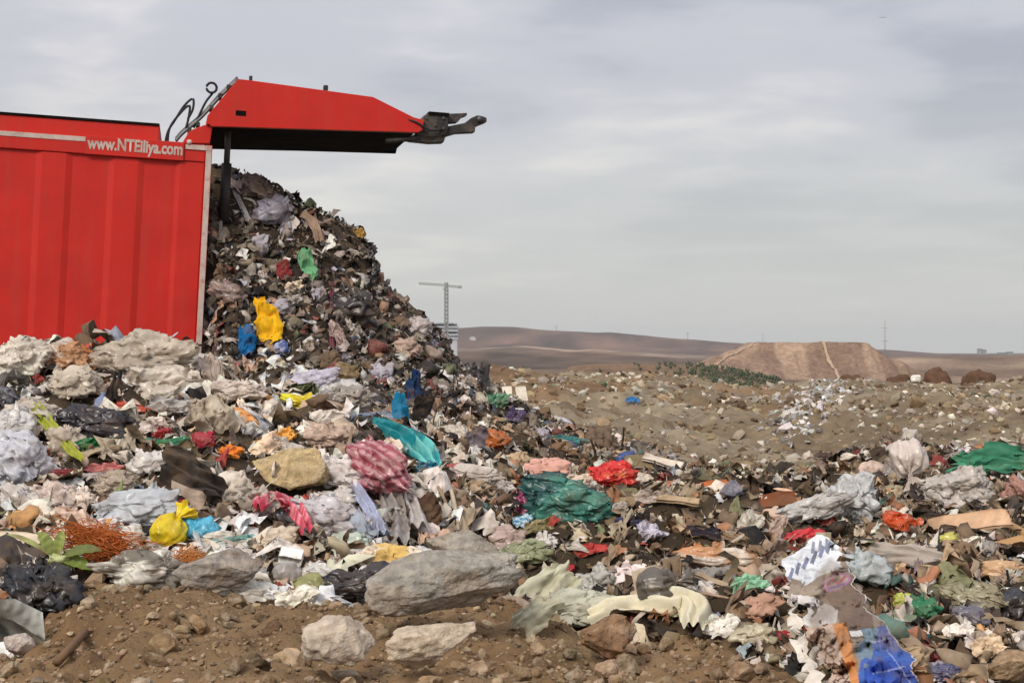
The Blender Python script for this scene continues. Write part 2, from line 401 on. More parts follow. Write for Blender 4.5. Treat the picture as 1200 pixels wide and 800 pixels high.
farc = farc * (1 + .55 * fbm(np.column_stack([gx / 60.0, gy / 150.0]), 5, 47, .6) * sstep(200, 500, gy))[:, None]
gcol = cmix(gcol, farc, sstep(56, 75, gy))
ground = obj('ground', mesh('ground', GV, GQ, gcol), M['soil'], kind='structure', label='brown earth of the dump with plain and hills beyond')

# ------------------------------------------------------------------ flat-topped spoil mound on the plain
def build_mound():
    D0 = 600.0; s = D0 / F
    xs = np.linspace(-62, 62, 190); ys = np.linspace(-45, 45, 90)
    X, Y = np.meshgrid(xs, ys)
    cx = (942 - 600) * s; r = np.column_stack([X.ravel(), Y.ravel()])
    ang = np.arctan2(r[:, 1], r[:, 0])
    left = r[:, 0] < 0
    ex = np.maximum(np.abs(r[:, 0] - .5) - 19.0, 0) / np.where(left, 29, 26.0)
    ey = np.maximum(np.abs(r[:, 1]) - 12, 0) / 20.0
    q = np.sqrt(ex ** 2 + ey ** 2)
    h = 12.8 * (.88 * np.clip(1 - q, 0, 1) + .12 * (np.floor(np.clip(1 - q, 0, 1) * 4 + .25 * fbm(r / 9., 3, 59)) / 4)); h = np.minimum(h, 12.8)
    h = h + 0.5 * fbm(r / 14.0, 4, 51) * sstep(0, .2, q) * sstep(1.1, .8, q) - 1.5 * np.abs(fbm(np.column_stack([r[:, 0] / 3.2, r[:, 1] / 18]), 3, 52)) * sstep(0.03, .3, q) * sstep(1.05, .6, q)
    # the lower spur on the left
    h2 = 10.5 * np.clip(1 - np.sqrt((np.maximum(np.abs(r[:, 0] + 24) - 4, 0) / 20) ** 2 + ((r[:, 1] + 14) / 24) ** 2), 0, 1) ** .8 + .5 * fbm(r / 7., 3, 57)
    h = np.maximum(h, h2) + .25 * fbm(r / 5.0, 3, 58)
    V = np.column_stack([r[:, 0] + cx, r[:, 1] + D0, h - 8.6])
    n = len(xs); i = np.arange(len(V)).reshape(len(ys), n)
    Q = np.stack([i[:-1, :-1], i[:-1, 1:], i[1:, 1:], i[1:, :-1]], -1).reshape(-1, 4)
    a, b = lin((166, 139, 116)), lin((138, 112, 93))
    w = sstep(-.4, .5, fbm(np.column_stack([r[:, 0] / 5.0, r[:, 1] / 30]), 4, 53))[:, None]
    col = a * w + b * (1 - w)
    wl_ = (sstep(-14, -30, r[:, 0]) * sstep(-.2, .3, fbm(r / 9.0, 3, 54)) * .8)[:, None]
    col = col * (1 - wl_) + lin((168, 140, 116)) * wl_
    o = obj('spoil_mound', mesh('spoil_mound', V, Q, col), M['spoil'], kind='structure', label='flat topped brown spoil mound on the far plain')
    # pale vehicle tracks running down the face, laid on the slope
    hh = h.reshape(len(ys), n)
    def hat(x, y):
        i_ = np.clip(np.searchsorted(xs, x), 1, n - 1); j_ = np.clip(np.searchsorted(ys, y), 1, len(ys) - 1)
        return hh[j_, i_]
    for pts, wd in (([(4.5, -6), (4.8, -14), (5.6, -22), (6.4, -32)], 1.1), ([(-15, -9), (-22, -14), (-30, -22), (-36, -30)], .9)):
        pts = np.array(pts, float); t = np.linspace(0, len(pts) - 1, 40)
        cxs = np.interp(t, range(len(pts)), pts[:, 0]); cys = np.interp(t, range(len(pts)), pts[:, 1])
        wv = wd * (1 + .35 * noise(np.column_stack([t * 3, t * 0]), 55))
        VV = []
        for k_ in range(40):
            for sgn in (-1, 0, 1):
                x_ = cxs[k_] + sgn * wv[k_] / 2
                VV.append((x_ + cx, cys[k_] + D0 - .1, max(hat(x_, cys[k_]), hat(x_ + .4, cys[k_]), hat(x_ - .4, cys[k_])) - 8.6 + .22))
        j = np.arange(120).reshape(40, 3)
        QQ = np.stack([j[:-1, :-1], j[:-1, 1:], j[1:, 1:], j[1:, :-1]], -1).reshape(-1, 4)
        obj('track', mesh('track', VV, QQ, np.tile(lin((178, 153, 130)), (120, 1))), M['rubble'], parent=o)
build_mound()

# ------------------------------------------------------------------ primitive shapes (local meshes)
BOXF = np.array([[0, 3, 2, 1], [4, 5, 6, 7], [0, 1, 5, 4], [1, 2, 6, 5], [2, 3, 7, 6], [3, 0, 4, 7]])
def boxv(x0, x1, y0, y1, z0, z1):
    return np.array([[x0, y0, z0], [x1, y0, z0], [x1, y1, z0], [x0, y1, z0], [x0, y0, z1], [x1, y0, z1], [x1, y1, z1], [x0, y1, z1]], float)
def box(name, x0, x1, y0, y1, z0, z1, mat, parent=None, bevel=0.0, **kw):
    o = obj(name, mesh(name, boxv(x0, x1, y0, y1, z0, z1), BOXF, smooth=False), mat, parent, **kw)
    if bevel:
        md = o.modifiers.new('bevel', 'BEVEL'); md.width = bevel; md.segments = 2
    return o
def prism(name, poly, y0, y1, mat, parent=None, bevel=0.0):
    """poly: (x, z) outline, counter-clockwise seen from -y"""
    n = len(poly)
    V = [(x, y0, z) for x, z in poly] + [(x, y1, z) for x, z in poly]
    fs = [list(range(n)), list(range(2 * n - 1, n - 1, -1))] + [[(i + 1) % n, i, n + i, n + (i + 1) % n] for i in range(n)]
    o = obj(name, mesh(name, V, fs, smooth=False), mat, parent)
    if bevel:
        md = o.modifiers.new('bevel', 'BEVEL'); md.width = bevel; md.segments = 2
    return o
def tubev(pts, r, n=8):
    pts = np.asarray(pts, float); m = len(pts)
    r = np.broadcast_to(np.asarray(r, float), (m,))
    T = np.gradient(pts, axis=0); T /= np.linalg.norm(T, axis=1)[:, None] + 1e-9
    ref = np.array([0, 0, 1.0]) if abs(T[:, 2]).mean() < .8 else np.array([1.0, 0, 0])
    A = np.cross(T, ref); A /= np.linalg.norm(A, axis=1)[:, None] + 1e-9
    B = np.cross(A, T)
    th = np.linspace(0, 2 * math.pi, n, endpoint=False)
    V = (pts[:, None, :] + r[:, None, None] * (np.cos(th)[None, :, None] * A[:, None, :] + np.sin(th)[None, :, None] * B[:, None, :])).reshape(-1, 3)
    i = np.arange(m * n).reshape(m, n); j = np.roll(i, -1, axis=1)
    Q = np.stack([i[:-1], j[:-1], j[1:], i[1:]], -1).reshape(-1, 4)
    return V, [Q, list(range(n - 1, -1, -1)), list(range((m - 1) * n, m * n))]
def tube(name, pts, r, mat, parent=None, n=8, col=None, **kw):
    V, Fs = tubev(pts, r, n)
    return obj(name, mesh(name, V, Fs, None if col is None else np.tile(lin(col), (len(V), 1))), mat, parent, **kw)
def spline(pts, n):
    pts = np.asarray(pts, float)
    P = np.vstack([2 * pts[0] - pts[1], pts, 2 * pts[-1] - pts[-2]])
    out = []
    for t in np.linspace(0, len(pts) - 1 - 1e-6, n):
        i = int(t); u = t - i
        a, b, c, d = P[i], P[i + 1], P[i + 2], P[i + 3]
        out.append(.5 * ((2 * b) + (c - a) * u + (2 * a - 5 * b + 4 * c - d) * u * u + (3 * b - a - 3 * c + d) * u ** 3))
    return np.array(out)
def empty(name, loc, label, cat, group=None):
    o = obj(name, None, None, None, label, cat, group); o.location = loc
    o.empty_display_size = .1
    return o

# ------------------------------------------------------------------ the red waste container
def build_container():
    H, L, W = 2.62, 6.2, 2.45
    ex = np.array([2.195, .42, -.115]); ex /= np.linalg.norm(ex)
    ez = np.array([.049, 0, 1.0]); ez -= ex * (ez @ ex); ez /= np.linalg.norm(ez)
    ey = np.cross(ez, ex)
    top = at(249, 171, 11.3 * K)
    org = top - ez * H
    root = empty('waste_container', (0, 0, 0), 'tall red steel waste container with raised tailgate behind the rubbish', 'container')
    mw = Matrix.Identity(4)
    for r in range(3):
        mw[r][0], mw[r][1], mw[r][2], mw[r][3] = ex[r], ey[r], ez[r], org[r]
    root.matrix_world = mw
    def loc(px, py, yl=0.0):                      # photo pixel -> (x, z) on the container's plane y = yl
        d = np.array([(px - 600) / F, 1.0, -(py - HZ) / F]); o = np.array([0, 0, CZ])
        p0 = org + ey * yl
        t = ((p0 - o) @ ey) / (d @ ey)
        q = o + d * t - org
        return float(q @ ex), float(q @ ez)
    rc = 0.024                                    # depth of the recessed panels
    sw = box('side_wall', -L, -.005, rc, rc + .05, 0.02, H - .03, M['red'], root)
    # raised ribs and the plain panel at the rear end
    edges = [(-.335, -.075)]
    x = -1.04
    while x > -L:
        edges.append((x, x + .25)); x -= .765
    for i, (a, b) in enumerate(edges):
        s = .075 if i else .06
        V = []
        for zz in (.05, H - .19):
            V += [(a - s, rc + .002, zz), (a, 0.0, zz), (b, 0.0, zz), ((b + s) if i else b, rc + .002, zz)]
        fs = [[0, 1, 5, 4], [1, 2, 6, 5], [2, 3, 7, 6], [3, 0, 4, 7], [3, 2, 1, 0], [4, 5, 6, 7]]
        o = obj('rib' if i else 'end_panel', mesh('rib', V, fs, smooth=False), M['red'], sw)
        md = o.modifiers.new('bevel', 'BEVEL'); md.width = .012; md.segments = 2
    box('top_beam', -L, -.075, -.012, .10, H - .188, H, M['red'], root, bevel=.01)
    box('bottom_beam', -L, -.075, -.012, .10, -.12, .07, M['red'], root, bevel=.01)
    box('corner_post', -.073, 0, -.02, .12, -.12, H + .001, M['red'], root, bevel=.006)
    box('reflective_strip', -.066, -.006, -.026, -.021, -.1, H - .06, M['white'], root)
    box('reflective_strip', -.29, -.006, -.026, -.021, H - .058, H - .006, M['white'], root)
    box('reflective_strip', -L, -1.36, -.018, -.013, H - .055, H - .004, M['white'], root)
    board = box('sign_board', -1.355, -.305, -.034, -.0125, H - .19, H + .012, M['red'], root, bevel=.004)
    cu = bpy.data.curves.new('lettering', 'FONT'); cu.body = 'www.NTEiliya.com'
    cu.size = 1.0; cu.offset = 0.034; cu.extrude = 0.0; cu.resolution_u = 6
    to = bpy.data.objects.new('tmp', cu); COL.objects.link(to)
    bpy.context.view_layer.update()
    tm = bpy.data.meshes.new_from_object(to.evaluated_get(bpy.context.evaluated_depsgraph_get()))
    bpy.data.objects.remove(to)
    co = np.zeros(len(tm.vertices) * 3); tm.vertices.foreach_get('co', co); co = co.reshape(-1, 3)
    lo, hi = co.min(0), co.max(0)
    nv = np.zeros_like(co)
    nv[:, 0] = -1.34 + (co[:, 0] - lo[0]) / (hi[0] - lo[0]) * 1.02
    nv[:, 2] = H - .176 + (co[:, 1] - lo[1]) / (hi[1] - lo[1]) * .178
    nv[:, 1] = -.038
    tm.vertices.foreach_set('co', nv.ravel()); tm.name = 'lettering'; tm.update()
    tm.materials.clear()
    obj('lettering', tm, M['white'], board, label='white web address lettering')
    # upper hopper box, far walls and floor
    ub = box('roof_box', -L, -.585, .10, W - .12, H + .003, H + .185, M['red'], root, bevel=.008)
    box('lip', -L, -.585, .085, W - .10, H + .187, H + .212, M['dark_and_shade'], ub)
    box('roof', -L, -.585, .11, W, H - .05, H + .001, M['red'], root)
    box('far_wall', -L, 0, W - .06, W, 0, H, M['red'], root)
    box('front_wall', -L, -L + .06, .13, W - .062, 0, H - .052, M['red'], root)
    box('floor', -L + .062, 0, .13, W - .062, -.02, .05, M['steel'], root)
    for yy in (.6, 1.7):
        box('chassis_beam', -L, -.2, yy, yy + .16, -.75, -.125, M['dark_and_shade'], root)
    # hinge brackets
    for yy in (.02, W - .2):
        a = [loc(213, 168), loc(246, 168), loc(249, 148), loc(240, 146), loc(222, 153)]
        prism('hinge_bracket', [(p, max(q, H + .004)) for p, q in a], yy, yy + .16, M['red'], root, bevel=.008)
    cx_, cz_ = loc(222, 167)
    V, Fs = tubev([(cx_, -.03, cz_ + .0), (cx_, .02, cz_)], .03, 12)
    obj('lamp', mesh('lamp', V, Fs), M['white'], root)
    # raised tailgate
    A = [loc(*p) for p in ((241, 146), (243, 136), (279, 93), (293, 94.5), (437, 114), (485, 138), (497, 141), (494, 154))]
    gate = empty_part('tailgate', root)
    for nm, y0, y1 in (('side_plate', -.02, .03), ('side_plate', W - .05, W)):
        prism(nm, A[::-1], y0, y1, M['red'] if y0 < 1 else M['dark_and_shade'], gate, bevel=.004)  # far plate: shade under the gate put into its colour
    # outer skin on top, folded along the outline, and the inside, its shade put in as near-black colour
    sk = A[1:7]
    V = [(x_, y_, z_ - .004) for y_ in (.032, W - .052) for x_, z_ in sk] + [(x_, y_, z_ - .034) for y_ in (.032, W - .052) for x_, z_ in sk]
    n = len(sk); fs = []
    for i in range(n - 1):
        fs += [[i, i + 1, n + i + 1, n + i], [2 * n + i + 1, 2 * n + i, 3 * n + i, 3 * n + i + 1]]
    fs += [[0, n, 3 * n, 2 * n], [n - 1, 3 * n - 1, 4 * n - 1, 2 * n - 1][::1]]
    obj('outer_skin', mesh('outer_skin', V, fs, smooth=False), M['red'], gate)
    bz = [loc(p, q)[0] for p, q in ((250, 148), (492, 154))]
    z0, z1 = A[0][1], A[7][1]
    inn = [(A[0][0] + .06, z0 - .012), (A[7][0] - .32, z1 - .012), (A[7][0] - .02, z1 + .035), (A[7][0] - .05, z1 + .10), (A[0][0] + .10, z0 + .12)]
    prism('inner_panel', inn, .034, W - .055, M['dark_and_shade'], gate)
    # stiffening flange under the plate
    prism('flange', [(A[0][0] + .05, z0 - .016), (A[7][0] - .03, z1 - .016), (A[7][0] - .03, z1 + .002), (A[0][0] + .05, z0 + .002)], -.03, .08, M['red'], gate)
    box('slot', *[loc(276, 136)[0], loc(288, 136)[0]], -.024, -.0205, loc(281, 136)[1], loc(281, 130)[1], M['dark_and_shade'], gate)
    for p, q, w in ((294, 91, .035), (382, 102, .05)):
        a = loc(p, q)
        box('lug', a[0] - w / 2, a[0] + w / 2, .0, .09, a[1] - .05, a[1] + .02, M['steel'], gate, bevel=.005)
    # rams that hold the gate, seen as a dark post behind the rear edge
    for yy in (.42, W - .42):
        a, b = loc(268, 146, yy), loc(262, 260, yy)
        tube('ram_rod', [(a[0], yy, a[1] + .1), ((a[0] * .55 + b[0] * .45), yy, a[1] * .55 + b[1] * .45)], .035, M['rod'], gate, 14)
        tube('ram_barrel', [((a[0] * .6 + b[0] * .4), yy, a[1] * .6 + b[1] * .4), (b[0], yy, b[1])], .058, M['steel'], gate, 14)
    # latch hooks at the free end
    fb = W - .5
    prism('far_latch', [loc(p, q, fb) for p, q in ((474, 161), (490, 156), (516, 156), (523, 158), (520, 167), (504, 167.5), (480, 165))][::1], fb, fb + .2, M['steel'], gate, bevel=.01)
    for yy in (.04,):
        lt = prism('latch_block', [loc(*p) for p in ((490, 159), (512, 161), (523, 157), (526, 150), (526, 132), (504, 132), (497, 135), (494, 142), (490, 150))][::1], yy, yy + .3, M['steel'], gate, bevel=.01)
        a = loc(503, 131); b = loc(527, 131)
        box('top_bar', a[0], b[0], yy - .02, yy + .32, a[1] - .025, a[1] + .006, M['dark_and_shade'], lt)
        for q in ((500, 138), (510, 146), (520, 138), (520, 150), (500, 152)):
            e = loc(*q); V, Fs = tubev([(e[0], yy - .022, e[1]), (e[0], yy + .01, e[1])], .016, 6)
            obj('bolt', mesh('bolt', V, Fs, smooth=False), M['rod'], lt)
        a = loc(492, 146); tube('hose', spline([(a[0] - .25, .02, a[1] + .06), (a[0] - .05, -.03, a[1] + .02), (a[0] + .12, -.03, a[1] - .06), (a[0] + .3, .05, a[1] - .02)], 16), .012, M['rubber'], lt, 6)
        prism('lower_jaw', [loc(*p) for p in ((520, 160), (536, 155), (558, 154), (559, 147), (572, 142), (572, 137), (567, 135), (561, 134), (554, 137), (546, 143), (526, 147))], yy + .05, yy + .2, M['steel'], lt, bevel=.008)
        prism('upper_jaw', [loc(*p) for p in ((526, 143), (538, 142), (543, 136), (549, 134), (549, 131), (541, 131.5), (526, 132))], yy + .06, yy + .22, M['steel'], lt, bevel=.006)
        V, Fs = tubev([(loc(563, 139)[0], yy, loc(563, 139)[1]), (loc(563, 139)[0], yy + .26, loc(563, 139)[1])], .035, 12)
        obj('pin', mesh('pin', V, Fs), M['rod'], lt)
    a, b = loc(474, 163), loc(494, 161)
    tube('lock_bar', [(a[0] - .2, .06, a[1] - .03), (a[0], .06, a[1]), (b[0], .06, b[1])], .028, M['steel'], gate, 10)
    # hydraulic lines and lifting eye along the sloping hinge edge
    for yy, off, r in ((.05, 0, .017), (.14, 3, .014), (.23, 6, .012)):
        pts = [(loc(p, q - off)[0], yy, loc(p, q - off)[1]) for p, q in ((206, 165), (214, 156), (236, 137), (258, 113), (279, 93))]
        tube('hydraulic_pipe', spline(pts, 24), r, M['rod'], root, 8)
    for q in ((268, 102), (258, 112), (248, 126), (232, 146), (222, 152)):
        a = loc(*q)
        box('pipe_clamp', a[0] - .022, a[0] + .022, .02, .30, a[1] - .02, a[1] + .03, M['steel'], root, bevel=.006)
    for pts in (((193, 170), (197, 154), (205, 141), (216, 124), (226, 116), (226, 128), (220, 140)), ((196, 172), (199, 150), (212, 132), (222, 124), (221, 138), (218, 150)), ((227, 150), (234, 134), (241, 120), (247, 112), (250, 108))):
        yy = .12
        tube('hose', spline([(loc(p, q, yy)[0], yy, loc(p, q, yy)[1]) for p, q in pts], 40), .013, M['rubber'], root, 8)
    c = loc(248, 103, .1); th = np.linspace(0, 2 * math.pi, 25)
    ring = [(c[0] + .055 * math.cos(t), .1, c[1] + .055 * math.sin(t)) for t in th]
    tube('lifting_eye', ring, .014, M['rubber'], root, 8)
    return root
def empty_part(name, parent):
    o = obj(name, None, None, parent); o.empty_display_size = .1
    return o
build_container()

# ------------------------------------------------------------------ far structures
def build_far():
    # tower crane and unfinished block
    D = 900.0; s = D / F
    b = at(523, 398, D); b[2] = -8.0
    cr = empty('tower_crane', b, 'grey tower crane standing beside pale unfinished block on horizon', 'crane')
    hz = lambda py: (HZ - py) * s + CZ + 8.0
    def lattice(name, p0, p1, w, n, par, r=.16):
        p0, p1 = np.array(p0, float), np.array(p1, float); ax = p1 - p0; Ln = np.linalg.norm(ax); ax /= Ln
        a = np.cross(ax, [0, 1, 0]) if abs(ax[1]) < .9 else np.cross(ax, [1, 0, 0]); a /= np.linalg.norm(a); c = np.cross(ax, a)
        Vs, Fs, o = [], [], 0
        segs = []
        cor = [(a * i + c * j) * w / 2 for i, j in ((-1, -1), (1, -1), (1, 1), (-1, 1))]
        for q in cor: segs.append((p0 + q, p1 + q))
        for k in range(n):
            t0, t1 = p0 + ax * Ln * k / n, p0 + ax * Ln * (k + 1) / n
            for m in range(4):
                segs.append((t0 + cor[m], t1 + cor[(m + 1) % 4]))
        for u, v in segs:
            V, Ff = tubev([u, v], r, 4); Vs.append(V); Fs.append(Ff[0] + o); o += len(V)
        return obj(name, mesh(name, np.vstack(Vs), np.vstack(Fs), smooth=False), M['crane'], par)
    lattice('mast', (0, 0, 0), (0, 0, hz(338)), 1.7, 20, cr, .30)
    lattice('jib', (-.5, 0, hz(334)), (-14.5, 0, hz(332)), 1.0, 12, cr, .11)
    lattice('counter_jib', (.5, 0, hz(335)), (8.0, 0, hz(336.5)), 1.0, 6, cr, .11)
    lattice('apex', (0, 0, hz(338)), (0, 0, hz(331)), 1.4, 3, cr, .25)
    box('counterweight', 6.4, 8.2, -.8, .8, hz(338), hz(334.8), M['crane'], cr)
    box('cab', -1.9, -.9, -.8, .8, hz(340), hz(336), M['concrete'], cr)
    bl = at(520, 398, D + 30); bl[2] = -8.0
    bd = empty('unfinished_building', bl, 'pale concrete block with open floors behind the tower crane', 'building')
    for q in range(5):
        z = hz(397) + q * 2.1
        wl_, wr = (-8, 8) if q < 4 else (-8, 5)
        box('floor_slab', wl_, wr, -6, 6, z, z + .75, M['concrete'], bd)
        if q < 4:
            box('wall', wl_ + .8, wr - .8, -4.5, 5, z + .76, z + 2.09, M['dark'] if q % 2 else M['concrete'], bd)
    box('base', -7.5, 7.5, -5.5, 5.5, 0, hz(397) - .01, M['concrete'], bd)
    # thin radio mast by the mound and poles on the hill
    def pole(name, px, y0, y1, D, r, label, cat, arms=()):
        zb = float(height(np.array([(px - 600) / F * D]), np.array([D]))[0])
        b = at(px, y0, D); b[2] = min(b[2], zb)
        e = empty(name, b, label, cat)
        t = (HZ - y1) / F * D + CZ - b[2]
        tube('shaft', [(0, 0, 0), (0, 0, t * .6), (0, 0, t)], [r, r * .85, r * .6], M['crane'], e, 6)
        for k in arms:
            tube('cross_arm', [(-r * 6, 0, t * k), (r * 6, 0, t * k)], r * .5, M['crane'], e, 5)
    pole('radio_mast', 1037, 412, 374, 1400, .42, 'thin radio mast rising beside the flat topped mound', 'mast', (.5, .8))
    pole('pylon', 652, 392, 381, 2680, .5, 'small pylon on the hill crest nearest the tower crane', 'pylon', (.75, .9))
    pole('pylon', 806, 400, 389, 2680, .5, 'small pylon on the hill crest just short of the mound', 'pylon', (.75, .9))
    pole('pylon', 894, 405, 390, 2680, .45, 'small pylon showing over the flat mound top', 'pylon', (.75, .9))
    # far town blocks
    specs = [(1148, 1.0, 6, 'pale apartment tower on the skyline, leftmost of the far pair', 409), (1153, 1.0, 6, 'pale apartment tower on the skyline, rightmost of the far pair', 410),
             (1174, 2.2, 4, 'wide low block on the skyline near the frame edge', 413.5), (1183, 1.6, 5, 'low block on the skyline beside the wide one', 412.5)]
    for px, w, fl, lab, yt in specs:
        D = 2900.; b = at(px, 420, D); b[2] = -6
        h = (HZ - yt) / F * D + CZ - b[2]; w = w * 3.0
        e = empty('apartment_building', b, lab, 'building', 'far town blocks')
        box('wall', -w, w, -5, 5, 0, h, M['crane'], e)
        box('roof', -w - .4, w + .4, -5.4, 5.4, h + .02, h + .8, M['dark'], e)
        for q in range(2): box('window_band', -w * .8, w * .8, -5.3, -5.02, h * (.55 + .2 * q), h * (.62 + .2 * q), M['dark'], e)
    Dq = np.linspace(1800, 2700, 400); xq = (554 - 600) / F * Dq; hq = height(xq, Dq); kq = int(np.argmax(hq >= CZ - (399 - HZ) / F * Dq))
    b = np.array([xq[kq], Dq[kq], hq[kq]])
    e = empty('farm_building', b, 'small white farm building at the foot of the hill', 'building')
    hh = 4.0
    box('wall', -4.2, 4.2, -3, 3, -1, max(hh, 3), M['concrete'], e)
    prism('roof', [(-4.6, max(hh, 3) + .02), (4.6, max(hh, 3) + .02), (0, max(hh, 3) + 1.6)], -3.4, 3.4, M['concrete'], e)
    # bird in the sky
    bp = at(1035, 21, 90.)
    V = [(0, -.16, 0), (.05, 0, .03), (0, .2, 0), (-.05, 0, .03), (0, 0, -.05), (.34, .02, .10), (.30, .10, .09), (-.34, .02, .10), (-.30, .10, .09), (.62, .12, .02), (-.62, .12, .02)]
    fs = [[0, 1, 3], [1, 2, 3], [0, 4, 1], [1, 4, 2], [0, 3, 4], [3, 4, 2], [1, 5, 6], [3, 8, 7], [5, 9, 6], [7, 8, 10], [1, 6, 2], [3, 2, 8]]
    o = obj('bird', mesh('bird', V, fs), M['rubber'], label='tiny dark bird flying high in the cloudy sky', cat='bird'); o.location = bp
    o.scale = (.38, .38, .38)
build_far()

# ------------------------------------------------------------------ rubbish, stones: shape builders
def ico(sub):
    import bmesh
    bm = bmesh.new(); bmesh.ops.create_icosphere(bm, subdivisions=sub, radius=1.0)
    V = np.array([v.co[:] for v in bm.verts]); Ft = np.array([[v.index for v in f.verts] for f in bm.faces]); bm.free()
    return V, Ft
ICO = {k: ico(k) for k in (1, 2, 3, 4, 5, 6)}
def gridq(m, n, wrap=False):
    i = np.arange(m * n).reshape(m, n); j = np.roll(i, -1, axis=1)
    if wrap: return np.stack([i[:-1], j[:-1], j[1:], i[1:]], -1).reshape(-1, 4)
    return np.stack([i[:-1, :-1], i[:-1, 1:], i[1:, 1:], i[1:, :-1]], -1).reshape(-1, 4)
def ridged(P, rng, o=3, f=1.0):
    """pinched creases between soft puffs, about -1..1"""
    P = np.asarray(P, float) * f + rng.uniform(0, 70, np.asarray(P).shape[1])
    P = P + .35 * np.column_stack([noise(P * .9 + 13 * k, 5 + k) for k in range(P.shape[1])])
    r, a = 0, 1.0
    for i in range(o):
        r = r + a * (2 * np.abs(noise(P * 2.1 ** i + 9.1 * i, 31 + i)) ** .8 - .62); a *= .55
    return r
def sh_bag(rng, L, W, T, sub=5, lump=.38, crease=.62, f=(.7, 1.7), flaps=True):
    S, Ft = ICO[sub]
    r = 1 + lump * fbm(S * 1.3 + rng.uniform(0, 90, 3), 2) + crease * (.55 * folds(S + .2 * fbm(S * 2 + 3, 2)[:, None], rng, 4, *f) + .36 * ridged(S, rng, 4 if sub > 3 else 2, 1.5))
    P = S * np.clip(r, .3, 1.8)[:, None]
    P = P + crease * .22 * np.column_stack([ridged(P, rng, 2, 1.7) for _ in range(3)])
    P[:, 2] = np.where(P[:, 2] < -.35, -.35 + (P[:, 2] + .35) * .4, P[:, 2])
    P = P * np.array([L, W, T]) / 2
    if flaps:                                      # loose film standing out of the bundle: ears, torn mouth
        Fl = [Ft]
        for _ in range(3):
            a = rng.uniform(0, 2 * math.pi); q = min(L, W) * rng.uniform(.35, .6)
            V2, Q2 = sh_sheet(rng, q, q * rng.uniform(.5, .9), q * .5, 13, 10, curl=.6, ragged=.5)
            ca, sa = math.cos(a), math.sin(a)
            V2 = np.column_stack([V2[:, 0] * ca - V2[:, 1] * sa, V2[:, 0] * sa + V2[:, 1] * ca, V2[:, 2] + V2[:, 0] * rng.uniform(-.2, .6)])
            V2 = V2 + np.array([ca * L * .40, sa * W * .40, T * rng.uniform(.05, .25)])
            Fl.append(np.vstack([Q2[:, [0, 1, 2]], Q2[:, [0, 2, 3]]]) + len(P)); P = np.vstack([P, V2])
        Ft = np.vstack(Fl)
    return P, Ft
def sh_tied(rng, L, W, T, pin=.70, n=56, m=44):
    """filled bag along x, gathered at the neck with a loose frill beyond the knot"""
    t = np.linspace(0, 1, m)[:, None]; th = np.linspace(0, 2 * math.pi, n, endpoint=False)[None, :]
    body = np.sqrt(np.clip(1 - ((t / pin) * 2 - 1) ** 2, 0, 1)) ** .8
    r = np.where(t < pin, np.maximum(body, .12 * sstep(.3 * pin, pin, t)), .12 + .55 * sstep(pin + .02, 1, t))
    pl = .5 + .5 * np.sin(th * 9 + 2 * np.sin(th * 2 + rng.uniform(0, 6)) + rng.uniform(0, 6))
    r = r * (1 - (.12 + .45 * sstep(.35, pin, t)) * pl * (t > .02))
    x = (t - .5) + .04 * np.cos(th * 5) * sstep(pin, 1, t) + 0 * th
    P = np.stack([x + 0 * r, r * np.cos(th) * .5, r * np.sin(th) * .5], -1).reshape(-1, 3)
    P = P + .05 * np.column_stack([fbm(P * 4 + 7 * k + rng.uniform(0, 50, 3), 3) for k in range(3)])
    P = P + (.10 * folds(P * 2, rng, 4, 1, 2.5))[:, None] * P
    P[:, 2] = np.where(P[:, 2] < -.22, -.22 + (P[:, 2] + .22) * .4, P[:, 2])
    return P * np.array([L, W, T]), gridq(m, n, True)
def sh_sheet(rng, L, W, T, m=34, n=26, curl=.8, soft=False, ragged=.22):
    u, v = np.meshgrid(np.linspace(-.5, .5, m), np.linspace(-.5, .5, n), indexing='ij'); u, v = u.ravel(), v.ravel()
    Q = np.column_stack([u, v]) * 2
    o = rng.uniform(0, 60, 2)
    rad = np.maximum(np.abs(u), np.abs(v)) * 2
    k = 1 + ragged * (fbm(np.column_stack([np.arctan2(v, u) * 1.6, 0 * u]) + o, 3) - .2) * rad
    k = k * (1 - .22 * (np.abs(u * v) * 4) ** 1.2)
    x, y = u * k, v * k
    if soft:
        z = .55 * fbm(Q * np.array([.9, 1.8]) + o, 3)
        ph = rng.uniform(0, 6); fd = rng.uniform(-.5, .5)
        z = z + .32 * np.sin((v + fd * u + .1 * fbm(Q + o, 2)) * rng.uniform(16, 26) + ph) * (.5 + .5 * u)
    else:
        z = .9 * folds(Q, rng, 4, .5, 1.2, .3) + .5 * folds(Q, rng, 4, 1.4, 3.0, .25) + .35 * fbm(Q * .8 + o, 2) + .38 * ridged(Q, rng, 3 if m > 12 else 1, 1.3)
    c = curl * rng.uniform(.5, 1.2); ax = rng.uniform(0, math.pi)
    s = (x * math.cos(ax) + y * math.sin(ax)) * 2
    z = z - c * s ** 2 + .25
    x = x + .05 * fbm(Q * 2.3 + 5 + o, 3); y = y + .05 * fbm(Q * 2.3 + 31 + o, 3)
    if m > 12 and not soft: x = x + .07 * ridged(Q, rng, 2, 1.5); y = y + .07 * ridged(Q, rng, 2, 1.5)
    return np.column_stack([x * L, y * W, z * T * .5]), gridq(m, n)
